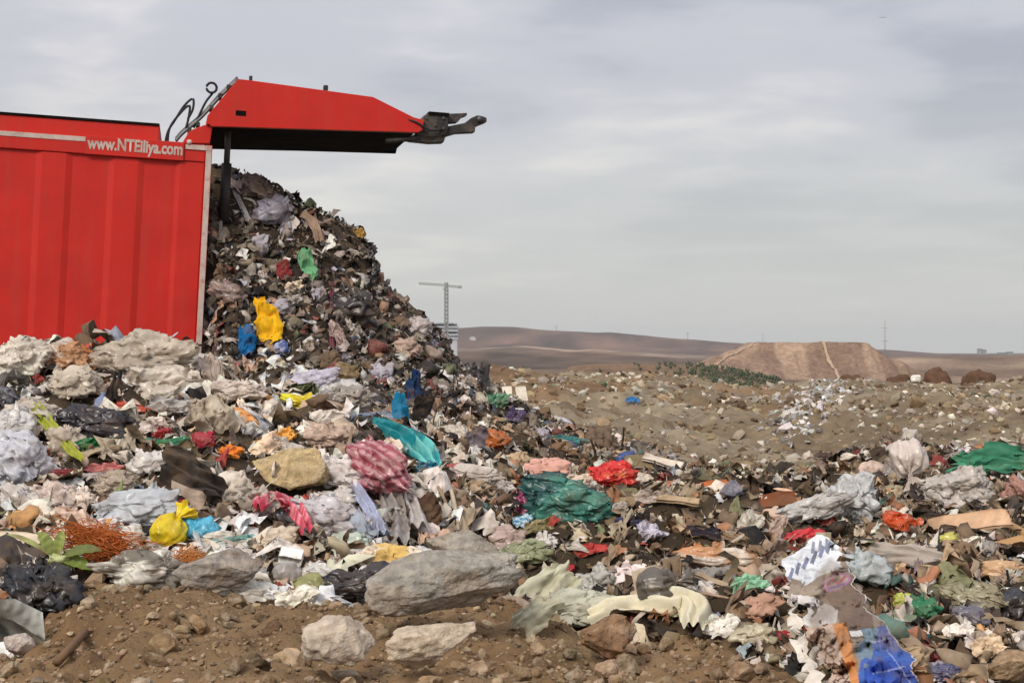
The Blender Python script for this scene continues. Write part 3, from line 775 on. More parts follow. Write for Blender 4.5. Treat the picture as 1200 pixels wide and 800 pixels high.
def sh_rock(rng, L, W, T, sub=4, cuts=20, rough=.06):
    S, Ft = ICO[sub]
    P = S * (1 + .22 * fbm(S * 1.1 + rng.uniform(0, 90, 3), 2))[:, None]
    for _ in range(cuts):
        d = rng.normal(size=3); d /= np.linalg.norm(d); c = rng.uniform(.55, .85)
        e = np.maximum(P @ d - c, 0); P = P - (e * .92)[:, None] * d
    o = rng.uniform(0, 90, 3)
    P = P * (1 + rough * fbm(P * 3.2 + o, 6 if sub > 4 else 3, 0, .58))[:, None]
    P = P / np.abs(P).max(0)
    return P * np.array([L, W, T]) / 2, Ft
def sh_board(rng, L, W, T, m=14, n=8, warp=.05):
    u, v = np.meshgrid(np.linspace(-.5, .5, m), np.linspace(-.5, .5, n), indexing='ij')
    o = rng.uniform(0, 60, 2)
    Q = np.column_stack([u.ravel(), v.ravel()])
    w = warp * L * (fbm(Q * 1.5 + o, 2) - 1.2 * Q[:, 0] ** 2)
    e = .03 * fbm(Q * 9 + o, 2) * (np.abs(Q).max(1) > .49)
    x, y = Q[:, 0] * (1 + e) * L, Q[:, 1] * (1 + e) * W
    top = np.column_stack([x, y, w + T / 2]); bot = np.column_stack([x, y, w - T / 2])
    g = gridq(m, n); N = m * n
    i = np.arange(N).reshape(m, n)
    loop = np.concatenate([i[:, 0], i[-1, 1:], i[-2::-1, -1], i[0, -2:0:-1]])
    nx = np.roll(loop, -1)
    side = np.stack([loop, loop + N, nx + N, nx], -1)
    return np.vstack([top, bot]), [g[:, ::-1], g + N, side[:, ::-1]]
def sh_bottle(rng, L, W, T, n=18):
    prof = [(-.5, .0), (-.5, .36), (-.47, .46), (-.3, .5), (-.1, .46), (0, .5), (.18, .5), (.3, .34), (.36, .17), (.44, .15), (.44, .2), (.5, .2), (.5, 0)]
    th = np.linspace(0, 2 * math.pi, n, endpoint=False)
    P = np.array([(a, r * math.cos(t), r * math.sin(t)) for a, r in prof for t in th])
    d = 1 - .3 * sstep(.1, .6, fbm(P * 2.2 + rng.uniform(0, 60, 3), 2))
    P[:, 1:] *= d[:, None]
    return P * np.array([L, W, T]), gridq(len(prof), n, True)
def sh_tangle(rng, L, W, T, n=170, seg=10, r=.012):
    Vs, Fs, o = [], [], 0
    for _ in range(n):
        p = rng.normal(size=3) * np.array([.30, .26, .22]); d = rng.normal(size=3); pts = []
        for _k in range(seg):
            pts.append(p * np.array([L, W, T]))
            d = d + rng.normal(size=3) * .55 - p * 1.3; d /= np.linalg.norm(d); p = p + d * .075
        V, Ff = tubev(pts, r * W * rng.uniform(.6, 1.4), 3); Vs.append(V); Fs.append(Ff[0] + o); o += len(V)
    return np.vstack(Vs), np.vstack(Fs)

def colour(V, rng, base, stain=.35, stain_c=(120, 95, 70), second=None, sec_amt=.35, stripes=None):
    c = np.tile(lin(base) * 1.04, (len(V), 1)); ext = np.ptp(V, axis=0).max() + 1e-6
    Q = V / ext
    c = c * (1 + .12 * fbm(Q * 3 + rng.uniform(0, 50, 3), 3))[:, None]
    if second is not None:
        w = sstep(.5 - sec_amt, .62 - sec_amt, .5 + .5 * fbm(Q * 2.2 + rng.uniform(0, 50, 3), 3))[:, None]
        c = c * (1 - w * .95) + lin(second) * w * .95
    if stripes is not None:
        w = sstep(-.15, .15, np.sin((Q[:, 1] + .25 * Q[:, 0] ** 2 + .012 * fbm(Q * 3, 2)) * stripes[1]))[:, None]
        c = c * (1 - w) + lin(stripes[0]) * w
    if stain:
        w = (stain * sstep(.1, .7, fbm(Q * 4 + rng.uniform(0, 50, 3), 4)))[:, None]
        c = c * (1 - w) + lin(stain_c) * w
    return np.clip(c, .004, .84)

# ------------------------------------------------------------------ placing things on the terrain
CAMP = np.array([0, 0, CZ])
FOOT = []                                         # footprints that the loose litter keeps clear of
def normal_at(x, y, e=.06):
    h = height(np.array([x - e, x + e, x, x]), np.array([y, y, y - e, y + e]), False)
    n = np.array([-(h[1] - h[0]) / (2 * e), -(h[3] - h[2]) / (2 * e), 1.0]); return n / np.linalg.norm(n)
def frame(p, ang, face=.35, n=None):
    n = normal_at(p[0], p[1]) if n is None else n
    v = CAMP - p; v /= np.linalg.norm(v)
    v = v * .8 + np.array([0, 0, .45]); v /= np.linalg.norm(v)
    n = n * (1 - face) + v * face; n /= np.linalg.norm(n)
    a = math.radians(ang)
    t = np.array([math.cos(a), 0, math.sin(a)]); t = t - n * (t @ n); t /= np.linalg.norm(t)
    return np.column_stack([t, np.cross(n, t), n])
NITEM = [0]
def item(name, shape, px, py, w, h, ang, base, label, cat, mat='film', t=.6, face=.92, lift=.25, D=None, group=None, clear=True, seed=None, kw=None, ckw=None, foot=.30):
    NITEM[0] += 1
    rng = np.random.default_rng(seed if seed is not None else 1000 + NITEM[0])
    hv = abs(w * math.sin(math.radians(ang))) + abs(h * math.cos(math.radians(ang)))
    b0 = cast(px, py + foot * hv)                  # it rests on the ground by its lower edge
    if px < 262 and py < 460 and b0[1] > 9.8: b0 = at(px, py + foot * hv, 9.1)
    p = at(px, py, b0[1] + .1 * hv * b0[1] / F)
    s = p[1] / F
    L, W = w * s * 1.06, h * s * 1.06
    T = t * min(L, W) if shape not in (sh_board,) else t * min(L, W)
    V, Fs = shape(rng, L, W, T, **(kw or {}))
    col = colour(V, rng, base, **(ckw or {}))
    Rm = frame(p, ang, face)
    V = V @ Rm.T
    o = obj(name, mesh(name, V, Fs, col, smooth=True), M[mat], None, label, cat, group)
    o.location = p + Rm[:, 2] * T * lift
    if clear:
        for q in np.linspace(-.33, .33, 3): FOOT.append((*((p * .4 + b0 * .6) + Rm[:, 0] * L * q), .42 * max(W, L * .4)))
    return o
def path_pts(pts, lift=.02):
    out = []
    for px, py in pts:
        p = cast(px, py)
        if px < 262 and py < 460 and 9.8 < p[1] < 17: p = at(px, py, 9.1)
        n = normal_at(p[0], p[1]); out.append(p + n * lift)
    return np.array(out)
def ribbon(name, pts, w, base, label, cat, mat='film', lift=.03, n=44, m=17, wprof=None, fold=.35, group=None, seed=None, ckw=None, smooth_depth=True, arch=0.0):
    NITEM[0] += 1
    rng = np.random.default_rng(seed if seed is not None else 3000 + NITEM[0])
    P = path_pts(pts, lift)
    if smooth_depth:                               # a taut length does not drop into every hollow
        P[1:-1] = .5 * P[1:-1] + .25 * (P[:-2] + P[2:])
    C = spline(P, n); s = C[:, 1].mean() / F; w = w * s
    C[:, 2] = np.maximum(C[:, 2], height(C[:, 0], C[:, 1]) + .5 * lift)
    for _ in range(2): C[1:-1] = .5 * C[1:-1] + .25 * (C[:-2] + C[2:])
    C[:, 2] += arch * np.sin(np.linspace(0, math.pi, n))
    T = np.gradient(C, axis=0); T /= np.linalg.norm(T, axis=1)[:, None]
    up = np.array([0, -.55, .83]); B = np.cross(T, up); B /= np.linalg.norm(B, axis=1)[:, None]; Nn = np.cross(B, T)
    t = np.linspace(0, 1, n)
    wp = np.ones(n) if wprof is None else np.interp(t, np.linspace(0, 1, len(wprof)), wprof)
    q = np.linspace(-.5, .5, m)
    ph = rng.uniform(0, 6)
    zz = fold * (.5 * np.sin(q[None, :] * 14 + ph + 2.2 * fbm(np.column_stack([t * 3, t * 0 + ph]), 2)[:, None]) - 2.0 * q[None, :] ** 2 + .3)
    V = C[:, None, :] + (B[:, None, :] * q[None, :, None] + Nn[:, None, :] * zz[:, :, None]) * (wp * w)[:, None, None]
    V = V.reshape(-1, 3); ctr = V.mean(0)
    V = V + (.05 * w) * np.column_stack([ridged((V - ctr) / w, rng, 2, .7) for _ in range(3)])
    rngc = np.random.default_rng(int(NITEM[0]))
    col = colour(V - ctr, rngc, base, **(ckw or {}))
    o = obj(name, mesh(name, V - ctr, gridq(n, m), col), M[mat], None, label, cat, group); o.location = ctr
    for k in range(0, n, 5): FOOT.append((*C[k], w * .55))
    return o
def cord(name, pts, r, base, label, cat, mat='cloth', lift=.02, n=50, group=None, seed=0):
    P = spline(path_pts(pts, lift), n)
    P[:, 2] = np.maximum(P[:, 2], height(P[:, 0], P[:, 1]) + .5 * lift)
    for _ in range(2): P[1:-1] = .5 * P[1:-1] + .25 * (P[:-2] + P[2:])
    ctr = P.mean(0)
    rr = r * ctr[1] / F
    V, Fs = tubev(P - ctr, rr, 6)
    o = obj(name, mesh(name, V, Fs, colour(V, np.random.default_rng(seed + 9), base)), M[mat], None, label, cat, group); o.location = ctr
    return o

# ------------------------------------------------------------------ stones and boulders of the dirt berm
ST = dict(mat='stone', ckw=dict(stain=.3))
def rock(px, py, w, h, ang, c, label, t=.85, lift=.3, name='rock', **k):
    return item(name, sh_rock, px, py, w, h, ang, c, label, 'rock', 'stone', t=t, face=.95, lift=lift, ckw=dict(stain=.3, stain_c=(150, 120, 92)), kw=dict(sub=6 if w > 150 else 5 if w > 50 else 4, rough=.08), foot=.42, **k)
rock(500, 692, 215, 74, 17, (158, 152, 142), 'large grey boulder slab lying across the crest of the dirt berm', t=.9, name='boulder', seed=5)
rock(545, 655, 95, 48, -25, (160, 153, 142), 'grey rough rock perched on top of the large boulder slab', t=.9, seed=9)
rock(396, 760, 84, 76, 38, (198, 182, 164), 'rounded grey brown rock half sunk in dirt below the black bag')
rock(500, 762, 116, 62, 22, (202, 184, 162), 'long knobbly tan rock in dirt below the boulder slab')
rock(712, 752, 66, 56, 10, (150, 118, 90), 'smooth brown rock in front of the pale folded sack')
rock(712, 788, 36, 30, 60, (176, 148, 122), 'tan flat stone just below the smooth brown rock')
rock(630, 764, 22, 18, 10, (172, 145, 116), 'small tan stone in dirt left of the smooth brown rock')
rock(866, 792, 38, 26, 10, (148, 120, 94), 'brown stone at the lower frame edge right of the berm')
rock(1182, 788, 70, 44, 25, (168, 140, 110), 'tan rock in the lower corner under the black bag end')
rock(8, 708, 30, 28, 20, (166, 112, 84), 'reddish broken brick lump at the frame edge beside black bag')
rock(24, 756, 36, 28, 10, (205, 190, 180), 'pale whitish stone at the foot of the black bag')
rock(560, 790, 30, 26, -50, (165, 140, 114), 'small angular stone beside the long knobbly rock')
rock(405, 792, 30, 16, 5, (182, 165, 146), 'flat pale stone under the rounded grey brown rock')
rock(262, 672, 112, 50, 8, (152, 143, 134), 'dusty grey concrete slab between orange raffia and white carton', t=.7, name='concrete_chunk')
rock(343, 556, 92, 54, -4, (190, 166, 124), 'big tan crusty foam block in the middle of the left heap', t=.6, name='foam_block')
rock(1024, 553, 36, 25, -8, (208, 184, 168), 'pinkish boulder at the far edge beside white tied bag')
rock(993, 537, 22, 10, 5, (222, 208, 192), 'thin white stone slab at the far edge of the field')
rock(860, 577, 30, 21, -10, (132, 130, 142), 'lavender grey stone chunk beside the rust brown board')
rock(1074, 445, 13, 10, 0, (228, 222, 214), 'round white boulder on the crest below the brown soil heaps')
rock(1164, 460, 14, 8, -10, (214, 204, 194), 'pale flat boulder near the far crest at the frame edge')
rock(1080, 499, 7, 6, 0, (228, 218, 204), 'small white stone on bare slope, higher of two')
rock(1061, 504, 7, 6, 0, (224, 210, 196), 'small white stone on bare slope, lower of two')
rock(920, 487, 12, 9, 45, (212, 204, 194), 'pale angular stone left of the grey rubble spill')

# ------------------------------------------------------------------ the left heap of bags
def bag(px, py, w, h, ang, c, label, t=.6, name='plastic_bag', cat='bag', mat='film', **k):
    kw = dict(k.pop('kw', {}))
    if w < 42: kw.setdefault('sub', 4)
    if w < 24 or kw.get('crease', 1) < .3: kw.setdefault('flaps', False)
    return item(name, sh_bag, px, py, w, h, ang, c, label, cat, mat, t=t, kw=kw, **k)
def sheet(px, py, w, h, ang, c, label, name='plastic_sheet', cat='sheet', mat='film', t=.7, **k):
    k.setdefault('face', .85); k.setdefault('foot', .22)
    return item(name, sh_sheet, px, py, w, h, ang, c, label, cat, mat, t=t, **k)
def cloth(px, py, w, h, ang, c, label, name='cloth', cat='cloth', t=.45, **k):
    kw = dict(soft=True, m=40, n=34); kw.update(k.pop('kw', {}))
    return item(name, sh_sheet, px, py, w, h, ang, c, label, cat, 'cloth', t=t, face=k.pop('face', .92), kw=kw, **k)
def tied(px, py, w, h, ang, c, label, t=.9, **k):
    return item('tied_bag', sh_tied, px, py, w, h, ang, c, label, 'bag', k.pop('mat', 'film'), t=t, **k)
def board(px, py, w, h, ang, c, label, name='board', cat='board', t=.12, face=.6, mat='paper', **k):
    return item(name, sh_board, px, py, w, h, ang, c, label, cat, mat, t=t, face=face, lift=k.pop('lift', 1.5), foot=.2, **k)

bag(27, 427, 56, 40, 20, (230, 218, 202), 'cream plastic bundle on the crest at the frame edge', t=.8, kw=dict(lump=.2))
bag(77, 421, 44, 28, -8, (218, 198, 178), 'whitish bag with orange stains on the crest of the heap', ckw=dict(second=(196, 140, 92), sec_amt=.05))
sheet(103, 427, 30, 30, 30, (196, 132, 84), 'orange brown paper scrap on the crest before the red wall', mat='paper', name='paper_scrap', cat='paper')
bag(86, 452, 46, 34, 10, (206, 192, 172), 'pale crumpled bag below the orange brown scrap')
sheet(109, 452, 18, 20, -20, (228, 168, 84), 'small orange yellow wrapper beside the pale crumpled bag', name='wrapper', cat='wrapper')
bag(166, 424, 82, 42, 8, (206, 192, 172), 'large cream sack bulging highest on the crest before the red wall', t=.8, kw=dict(lump=.3))
sheet(186, 455, 82, 52, -8, (216, 204, 188), 'wide cream film sheet draped below the large cream sack')
bag(222, 433, 42, 38, -25, (220, 212, 202), 'white bag on the crest just below the white corner post', t=.7)
sheet(247, 440, 24, 56, 12, (190, 170, 156), 'narrow pinkish film hanging under the corner post')
ribbon('cloth', [(142, 440), (136, 455), (131, 478)], 14, (40, 36, 36), 'black cloth strip hanging beside the blue grey bottle', 'cloth', 'cloth')
item('plastic_bottle', sh_bottle, 118, 476, 32, 15, 82, (126, 136, 168), 'blue grey plastic bottle standing above the charcoal bag', 'bottle', t=.48, lift=.4)
bag(124, 503, 82, 32, -4, (50, 46, 52), 'charcoal black bag in the middle of the left heap', t=.7, ckw=dict(stain=.15))
sheet(6, 470, 26, 32, 60, (112, 112, 118), 'grey film scrap at the frame edge under the cream bundle')
bag(32, 487, 56, 26, 8, (218, 206, 192), 'cream knotted bag above the yellow green leaf')
bag(14, 505, 44, 40, 15, (214, 210, 206), 'white bag at the frame edge level with charcoal bag')
bag(16, 548, 52, 62, 70, (216, 216, 222), 'big white bag at the frame edge beside red piece', t=.7)
bag(24, 592, 44, 34, -20, (214, 204, 196), 'off white bag at the frame edge below the big white one')
ribbon('banana_leaf', [(41, 490), (48, 505), (60, 522), (74, 540), (86, 552), (97, 561)], 17, (168, 172, 58), 'long yellow green leaf sloping down across the left heap', 'leaf', 'leaf', wprof=[.7, 1.2, .9, .8, .8, .4], lift=.07)
sheet(44, 536, 32, 26, -10, (172, 42, 48), 'crimson plastic piece under the yellow green leaf', name='plastic_scrap', cat='plastic')
sheet(102, 523, 26, 20, 30, (42, 122, 66), 'dark green film scrap under the charcoal bag')
bag(146, 518, 42, 24, 12, (212, 190, 150), 'yellowish cream bag right below the charcoal bag')
bag(78, 517, 34, 28, -30, (206, 190, 170), 'beige round bag between green scrap and the long leaf')
sheet(150, 479, 38, 13, -4, (206, 84, 54), 'flat red orange wrapper above the charcoal bag', name='wrapper', cat='wrapper')
sheet(196, 481, 50, 26, 12, (196, 190, 184), 'crumpled silvery foil sheet below the cream film', mat='film')
sheet(184, 505, 40, 26, -25, (222, 206, 196), 'pale pink white scrap above the green strip')
sheet(190, 512, 24, 22, 60, (176, 46, 52), 'dark red scrap beside the pale pink white one', name='plastic_scrap', cat='plastic')
bag(238, 517, 24, 20, -20, (186, 42, 66), 'small crimson pouch above the orange peel chunk', name='pouch', cat='pouch', kw=dict(crease=0.30, lump=.2, sub=4))
ribbon('plastic_strip', [(170, 526), (186, 530), (200, 526), (220, 523)], 11, (66, 146, 100), 'thin green plastic strip below the red scraps', 'strip')
bag(200, 541, 20, 16, 0, (212, 216, 168), 'pale lime cup lying under the thin green strip', name='cup', cat='cup', kw=dict(crease=0.24, lump=.15, sub=4))
bag(172, 545, 34, 26, 20, (226, 218, 210), 'white crumpled cup beside the pale lime one', name='paper_cup', cat='cup')
sheet(245, 490, 60, 54, 18, (200, 186, 164), 'large beige wrinkled sheet right of the silvery foil')
bag(278, 462, 48, 22, 12, (218, 202, 188), 'rolled white bag with pointed end below the tall heap', t=.8)
cloth(228, 566, 82, 44, -28, (72, 66, 62), 'dark grey draped cloth hanging over a hollow in left heap', t=1.0)
bag(163, 600, 86, 42, 10, (206, 210, 214), 'large bluish white stuffed bag above the yellow tied bag', t=.6, kw=dict(lump=.22, crease=0.50))
bag(132, 570, 44, 26, 10, (184, 166, 146), 'tan bag just above the large bluish white bag')
sheet(118, 552, 46, 18, -8, (202, 120, 116), 'pinkish red film scrap under the end of the long leaf')
ribbon('plastic_strip', [(40, 566), (58, 562), (84, 562)], 10, (140, 52, 58), 'dark red strip below the crimson plastic piece', 'strip')
bag(62, 592, 50, 36, -10, (212, 192, 180), 'pinkish white bag above the cream board')
sheet(96, 590, 34, 30, 40, (222, 206, 192), 'cream folded paper left of the bluish white bag', mat='paper', name='paper', cat='paper')
sheet(88, 612, 48, 26, -20, (216, 190, 172), 'peach toned paper sheet above the orange raffia', mat='paper', name='paper', cat='paper')
board(34, 640, 84, 27, 6, (208, 192, 170), 'cream padded board at the frame edge above black bag', t=.3, lift=.4)
def raffia(px, py, w, h, c, label, n):
    item('raffia_tangle', sh_tangle, px, py, w, h, -6, c, label, 'raffia', 'cloth', t=.8, lift=.35, kw=dict(n=n, r=.009), ckw=dict(stain=.3, stain_c=(120, 62, 30)))
raffia(116, 645, 92, 50, (192, 108, 56), 'tangled orange raffia bundle above the green leafy stalk', 420)
raffia(222, 660, 46, 34, (206, 136, 78), 'smaller orange raffia tangle under the yellow tied bag', 200)
bag(46, 697, 64, 58, -62, (44, 44, 48), 'shiny black bag crumpled beside the green leafy stalk', t=.6, ckw=dict(stain=.15))
bag(168, 674, 82, 36, 6, (228, 222, 208), 'white speckled bag lying on the dirt crest', t=.7, ckw=dict(second=(120, 110, 96), sec_amt=-.02))
tied(203, 622, 54, 44, 62, (240, 204, 26), 'bright yellow bag tied at the neck', ckw=dict(stain=.1))
bag(233, 626, 28, 36, 80, (92, 188, 220), 'sky blue crumpled bag next to the yellow tied bag', ckw=dict(stain=.1))
sheet(222, 594, 14, 26, 70, (170, 44, 44), 'narrow red wrapper standing above the yellow tied bag', name='wrapper', cat='wrapper')
bag(152, 628, 30, 22, 15, (232, 226, 216), 'small white cup between raffia and yellow tied bag', name='paper_cup', cat='cup')
bag(190, 642, 34, 22, -10, (205, 196, 186), 'pale grey bag tucked under the yellow tied bag')

# green leafy stalk: each blade a part
def stalk():
    c = cast(72, 678)
    root = empty('leafy_stalk', c, 'bright green leafy vegetable stalk lying beside the black bag', 'plant')
    s = c[1] / F
    blades = [((-58, 26), 7, (186, 190, 120)), ((-22, 30), 15, (164, 178, 96)), ((8, 32), 14, (170, 184, 100)), ((52, 8), 15, (120, 130, 66)), ((40, -14), 17, (136, 156, 72)), ((14, -20), 18, (150, 170, 78)), ((-8, -16), 10, (160, 176, 90))]
    rng = np.random.default_rng(77)
    for (dx, dy), w, col in blades:
        e = np.array([dx, 0, dy]) * s; t = np.linspace(0, 1, 16)
        L = np.linalg.norm(e)
        C = e[None, :] * t[:, None] + np.array([0, -.25, .5])[None, :] * (L * .22 * np.sin(t * 2.6))[:, None]
        T = np.gradient(C, axis=0); T /= np.linalg.norm(T, axis=1)[:, None]
        B = np.cross(T, [0, -.7, .7]); B /= np.linalg.norm(B, axis=1)[:, None]; Nn = np.cross(B, T)
        wp = w * s * np.interp(t, [0, .15, .5, .8, 1], [.35, .5, 1, .8, .08])
        q = np.linspace(-.5, .5, 7)
        V = C[:, None, :] + B[:, None, :] * (q[None, :, None] * wp[:, None, None]) + Nn[:, None, :] * ((.5 * np.abs(q)[None, :] + .06 * np.sin(t * 30)[:, None]) * wp[:, None])[:, :, None]
        V = V.reshape(-1, 3)
        obj('leaf', mesh('leaf', V, gridq(16, 7), colour(V, rng, np.array(col) * .9, stain=.5)), M['leaf'], root)
    V, Ft = sh_bag(rng, 26 * s, 14 * s, 14 * s, 3, .2, .15)
    obj('stem_base', mesh('stem_base', V, Ft, colour(V, rng, (190, 196, 140), stain=.1)), M['leaf'], root)
    root.location = c + np.array([0, -.05, .06])
    FOOT.append((*c, .09)); FOOT.append((*(c + np.array([.06, 0, 0])), .06))
stalk()
cord('stick', [(66, 784), (83, 766), (101, 746)], 5, (112, 88, 68), 'short brown stick lying on the dirt at lower left', 'stick', 'cloth', lift=.012)

# ------------------------------------------------------------------ middle of the heap
sheet(290, 492, 40, 17, -32, (220, 160, 104), 'peach orange peel strip below the rolled white bag', name='fruit_peel', cat='peel', mat='paper')
sheet(318, 497, 36, 24, 10, (226, 176, 122), 'pale orange peel chunk left of the bright yellow packet', name='fruit_peel', cat='peel', mat='paper')
sheet(335, 512, 22, 20, 40, (228, 168, 84), 'small golden peel under the pale orange chunk', name='fruit_peel', cat='peel', mat='paper')
sheet(312, 526, 36, 24, 40, (234, 206, 178), 'whitish orange rind above the big tan block', name='fruit_peel', cat='peel', mat='paper')
sheet(268, 532, 27, 18, -5, (238, 138, 56), 'vivid orange chunk under the crimson pouch', name='fruit_peel', cat='peel', mat='paper')
ribbon('paper_roll', [(278, 475), (286, 486), (296, 500)], 10, (226, 206, 186), 'pale rolled paper crossing the orange peel strip', 'paper', 'paper')
bag(357, 474, 44, 20, -18, (238, 214, 34), 'bright yellow printed packet under the tall heap', name='packet', cat='packet', t=.6, ckw=dict(stain=.15, second=(240, 232, 170), sec_amt=-.02))
bag(368, 453, 50, 28, 12, (206, 200, 214), 'lavender white bag behind the bright yellow packet')
sheet(386, 474, 32, 30, 40, (226, 222, 218), 'white film right of the bright yellow packet')
bag(408, 470, 44, 27, -8, (164, 154, 144), 'grey beige bag right of the white film')
sheet(375, 494, 46, 24, 15, (226, 216, 204), 'white torn paper below the bright yellow packet', mat='paper', name='paper', cat='paper')
bag(380, 515, 46, 30, 12, (206, 178, 158), 'pinkish beige bag above right of the tan block')
sheet(334, 530, 52, 26, -12, (216, 204, 188), 'pale film sheet behind the big tan block')
bag(408, 560, 54, 38, -20, (224, 216, 212), 'white crumpled paper bag between tan block and striped bag', mat='paper', name='paper_bag')
bag(400, 586, 40, 20, -5, (214, 206, 198), 'small off white bag below the white paper bag')
bag(270, 575, 38, 34, 30, (212, 200, 184), 'cream paper bag left of the tan block', mat='paper', name='paper_bag')
sheet(300, 590, 50, 30, -25, (184, 172, 160), 'grey beige film below the tan block')
ribbon('plastic_wrapper', [(406, 497), (420, 493), (440, 492)], 8, (160, 176, 206), 'blue white wrapper lying above the turquoise bag', 'wrapper')
item('striped_bag', sh_bag, 440, 558, 68, 52, -42, (214, 160, 164), 'pink and red striped bag in the middle of the heap', 'bag', 'film', t=.75, lift=.35, kw=dict(lump=.16, crease=0.40), ckw=dict(stripes=((166, 74, 88), 56), stain=.15))
ribbon('plastic_sheet', [(468, 578), (474, 596), (482, 616), (484, 632)], 26, (212, 204, 198), 'white film hanging from the striped bag', 'sheet', lift=.045)
ribbon('plastic_sheet', [(452, 590), (457, 612), (460, 635), (462, 652)], 30, (176, 168, 162), 'grey translucent film hanging below the striped bag', 'sheet', lift=.045)
ribbon('plastic_bag', [(432, 506), (452, 514), (474, 524), (492, 542), (503, 556)], 32, (112, 198, 192), 'turquoise bag stretched above the striped bag', 'bag', wprof=[.35, .9, 1.1, .9, .5], lift=.045, fold=.45, ckw=dict(second=(30, 150, 160), sec_amt=.1, stain=.05))
sheet(498, 552, 26, 22, -40, (22, 112, 138), 'dark teal film at the lower end of the turquoise bag')
sheet(474, 544, 30, 11, 5, (228, 220, 208), 'white scrap tucked under the turquoise bag', mat='paper', name='paper_scrap', cat='paper')
cloth(468, 488, 20, 62, 4, (18, 108, 142), 'teal cloth hanging at the foot of the tall heap', face=.75, kw=dict(soft=True, curl=.2, m=30, n=44), t=.9, ckw=dict(stain=.1))
cloth(485, 458, 18, 44, 2, (36, 56, 88), 'navy cloth hanging just above the teal cloth', face=.75, t=.9)
cloth(495, 480, 22, 46, -30, (34, 30, 28), 'black cloth folded beside the teal cloth', face=.7)
bag(386, 612, 78, 42, -18, (206, 200, 202), 'large pale lilac bag below the white paper bag', t=.6, kw=dict(lump=.2, crease=0.60))
ribbon('plastic_strip', [(410, 578), (424, 600), (436, 622), (446, 640)], 18, (190, 198, 226), 'pale blue film strip slanting beside the grey translucent film', 'strip', lift=.045)
def crescent():
    ribbon('net_bag', [(301, 622), (306, 610), (322, 607), (342, 614), (356, 630), (362, 652)], 24, (206, 88, 106), 'rose red net bag curved around a pale bag', 'bag', 'cloth', wprof=[.7, 1, 1.1, 1, .9, .6], lift=.075, fold=.5, ckw=dict(stripes=((232, 150, 158), 70), stain=.1))
crescent()
bag(330, 634, 34, 26, 20, (214, 196, 172), 'pale beige bag inside the rose red net bag')
bag(408, 640, 40, 26, 10, (196, 206, 190), 'greenish white cup and film above the black bag', kw=dict(crease=0.60))
ribbon('plastic_strip', [(246, 657), (266, 650), (290, 648)], 15, (120, 174, 168), 'pale teal strip lying on the grey slab', 'strip', lift=.05)
sheet(262, 636, 56, 24, 10, (214, 206, 192), 'off white film behind the pale teal strip')
sheet(292, 694, 84, 30, -8, (236, 232, 222), 'bright white sheet lying along the dirt crest', t=.8)
board(341, 658, 25, 17, -10, (238, 232, 226), 'small white carton on top of a grey cup', name='carton', cat='carton', t=.6, lift=.9)
bag(337, 676, 30, 26, 0, (172, 166, 160), 'grey cup under the small white carton', name='cup', cat='cup', t=.9, kw=dict(crease=0.20, lump=.1, sub=4))
sheet(346, 702, 46, 26, 20, (232, 226, 210), 'white torn paper right of the bright white sheet', mat='paper', name='paper', cat='paper')
bag(364, 692, 34, 36, 60, (154, 152, 98), 'olive green sack between white paper and black bag', kw=dict(lump=.2, crease=0.40))
sheet(382, 676, 60, 24, -20, (224, 220, 214), 'white film behind the olive green sack')
bag(418, 688, 84, 36, 18, (62, 58, 62), 'black bag behind the large boulder slab', t=.6, ckw=dict(stain=.15, second=(140, 132, 128), sec_amt=-.12))
bag(455, 662, 62, 34, -12, (226, 208, 184), 'cream crumpled paper stained yellow above the boulder slab', mat='paper', name='paper_bag', ckw=dict(second=(208, 172, 96), sec_amt=-.1))
bag(497, 655, 32, 26, 20, (238, 232, 226), 'bright white foam lump behind the boulder slab', name='foam_lump', cat='foam', kw=dict(crease=0.40, sub=4))
bag(481, 668, 13, 9, 30, (172, 40, 52), 'tiny red bottle cap beside the white foam lump', name='bottle_cap', cat='cap', kw=dict(sub=2, lump=.1, crease=0.20))
cord('rope', [(508, 552), (518, 572), (524, 596), (528, 620), (529, 634)], 2.6, (196, 180, 156), 'thin pale rope hanging down right of the striped bag', 'rope', lift=.045)
cord('rope', [(496, 560), (506, 580), (516, 602), (520, 620)], 2.2, (150, 132, 110), 'frayed brown rope next to the thin pale rope', 'rope', lift=.045)
bag(490, 585, 36, 18, -28, (224, 212, 198), 'long white bag end poking out right of striped bag', kw=dict(lump=.15))
cloth(505, 600, 26, 50, 15, (84, 64, 52), 'dark brown rag under the hanging ropes')

# ------------------------------------------------------------------ the tall heap by the container
cloth(313, 377, 30, 62, 14, (222, 168, 30), 'yellow cloth hanging on the face of the tall heap', face=.7, t=.7, ckw=dict(stain=.15))
cloth(290, 402, 20, 46, 4, (22, 92, 142), 'blue cloth hanging left of the yellow cloth', face=.7, t=.8)
bag(329, 408, 15, 18, 60, (176, 184, 214), 'blue and white packet under the yellow cloth', name='packet', cat='packet', kw=dict(sub=4), ckw=dict(second=(60, 84, 160), sec_amt=.05))
cloth(360, 312, 20, 46, 20, (104, 158, 116), 'pale green film hanging high on the tall heap', face=.7, t=.7)
ribbon('plastic_strip', [(388, 335), (387, 360), (388, 390), (389, 412)], 6, (128, 62, 82), 'long maroon strip hanging down the tall heap', 'strip', lift=.045)
ribbon('plastic_strip', [(268, 214), (278, 236), (288, 256), (294, 268)], 7, (196, 190, 192), 'long white strip near the top of the tall heap', 'strip', lift=.045)
ribbon('plastic_strip', [(261, 224), (259, 250), (257, 285)], 4, (178, 168, 158), 'thin pale strip hanging beside the corner post', 'strip', lift=.045)
bag(320, 250, 36, 30, 30, (150, 146, 160), 'lilac grey bag near the top edge of the tall heap', kw=dict(lump=.35))
bag(300, 222, 34, 22, -30, (138, 120, 112), 'brownish grey bag at the top of the tall heap')
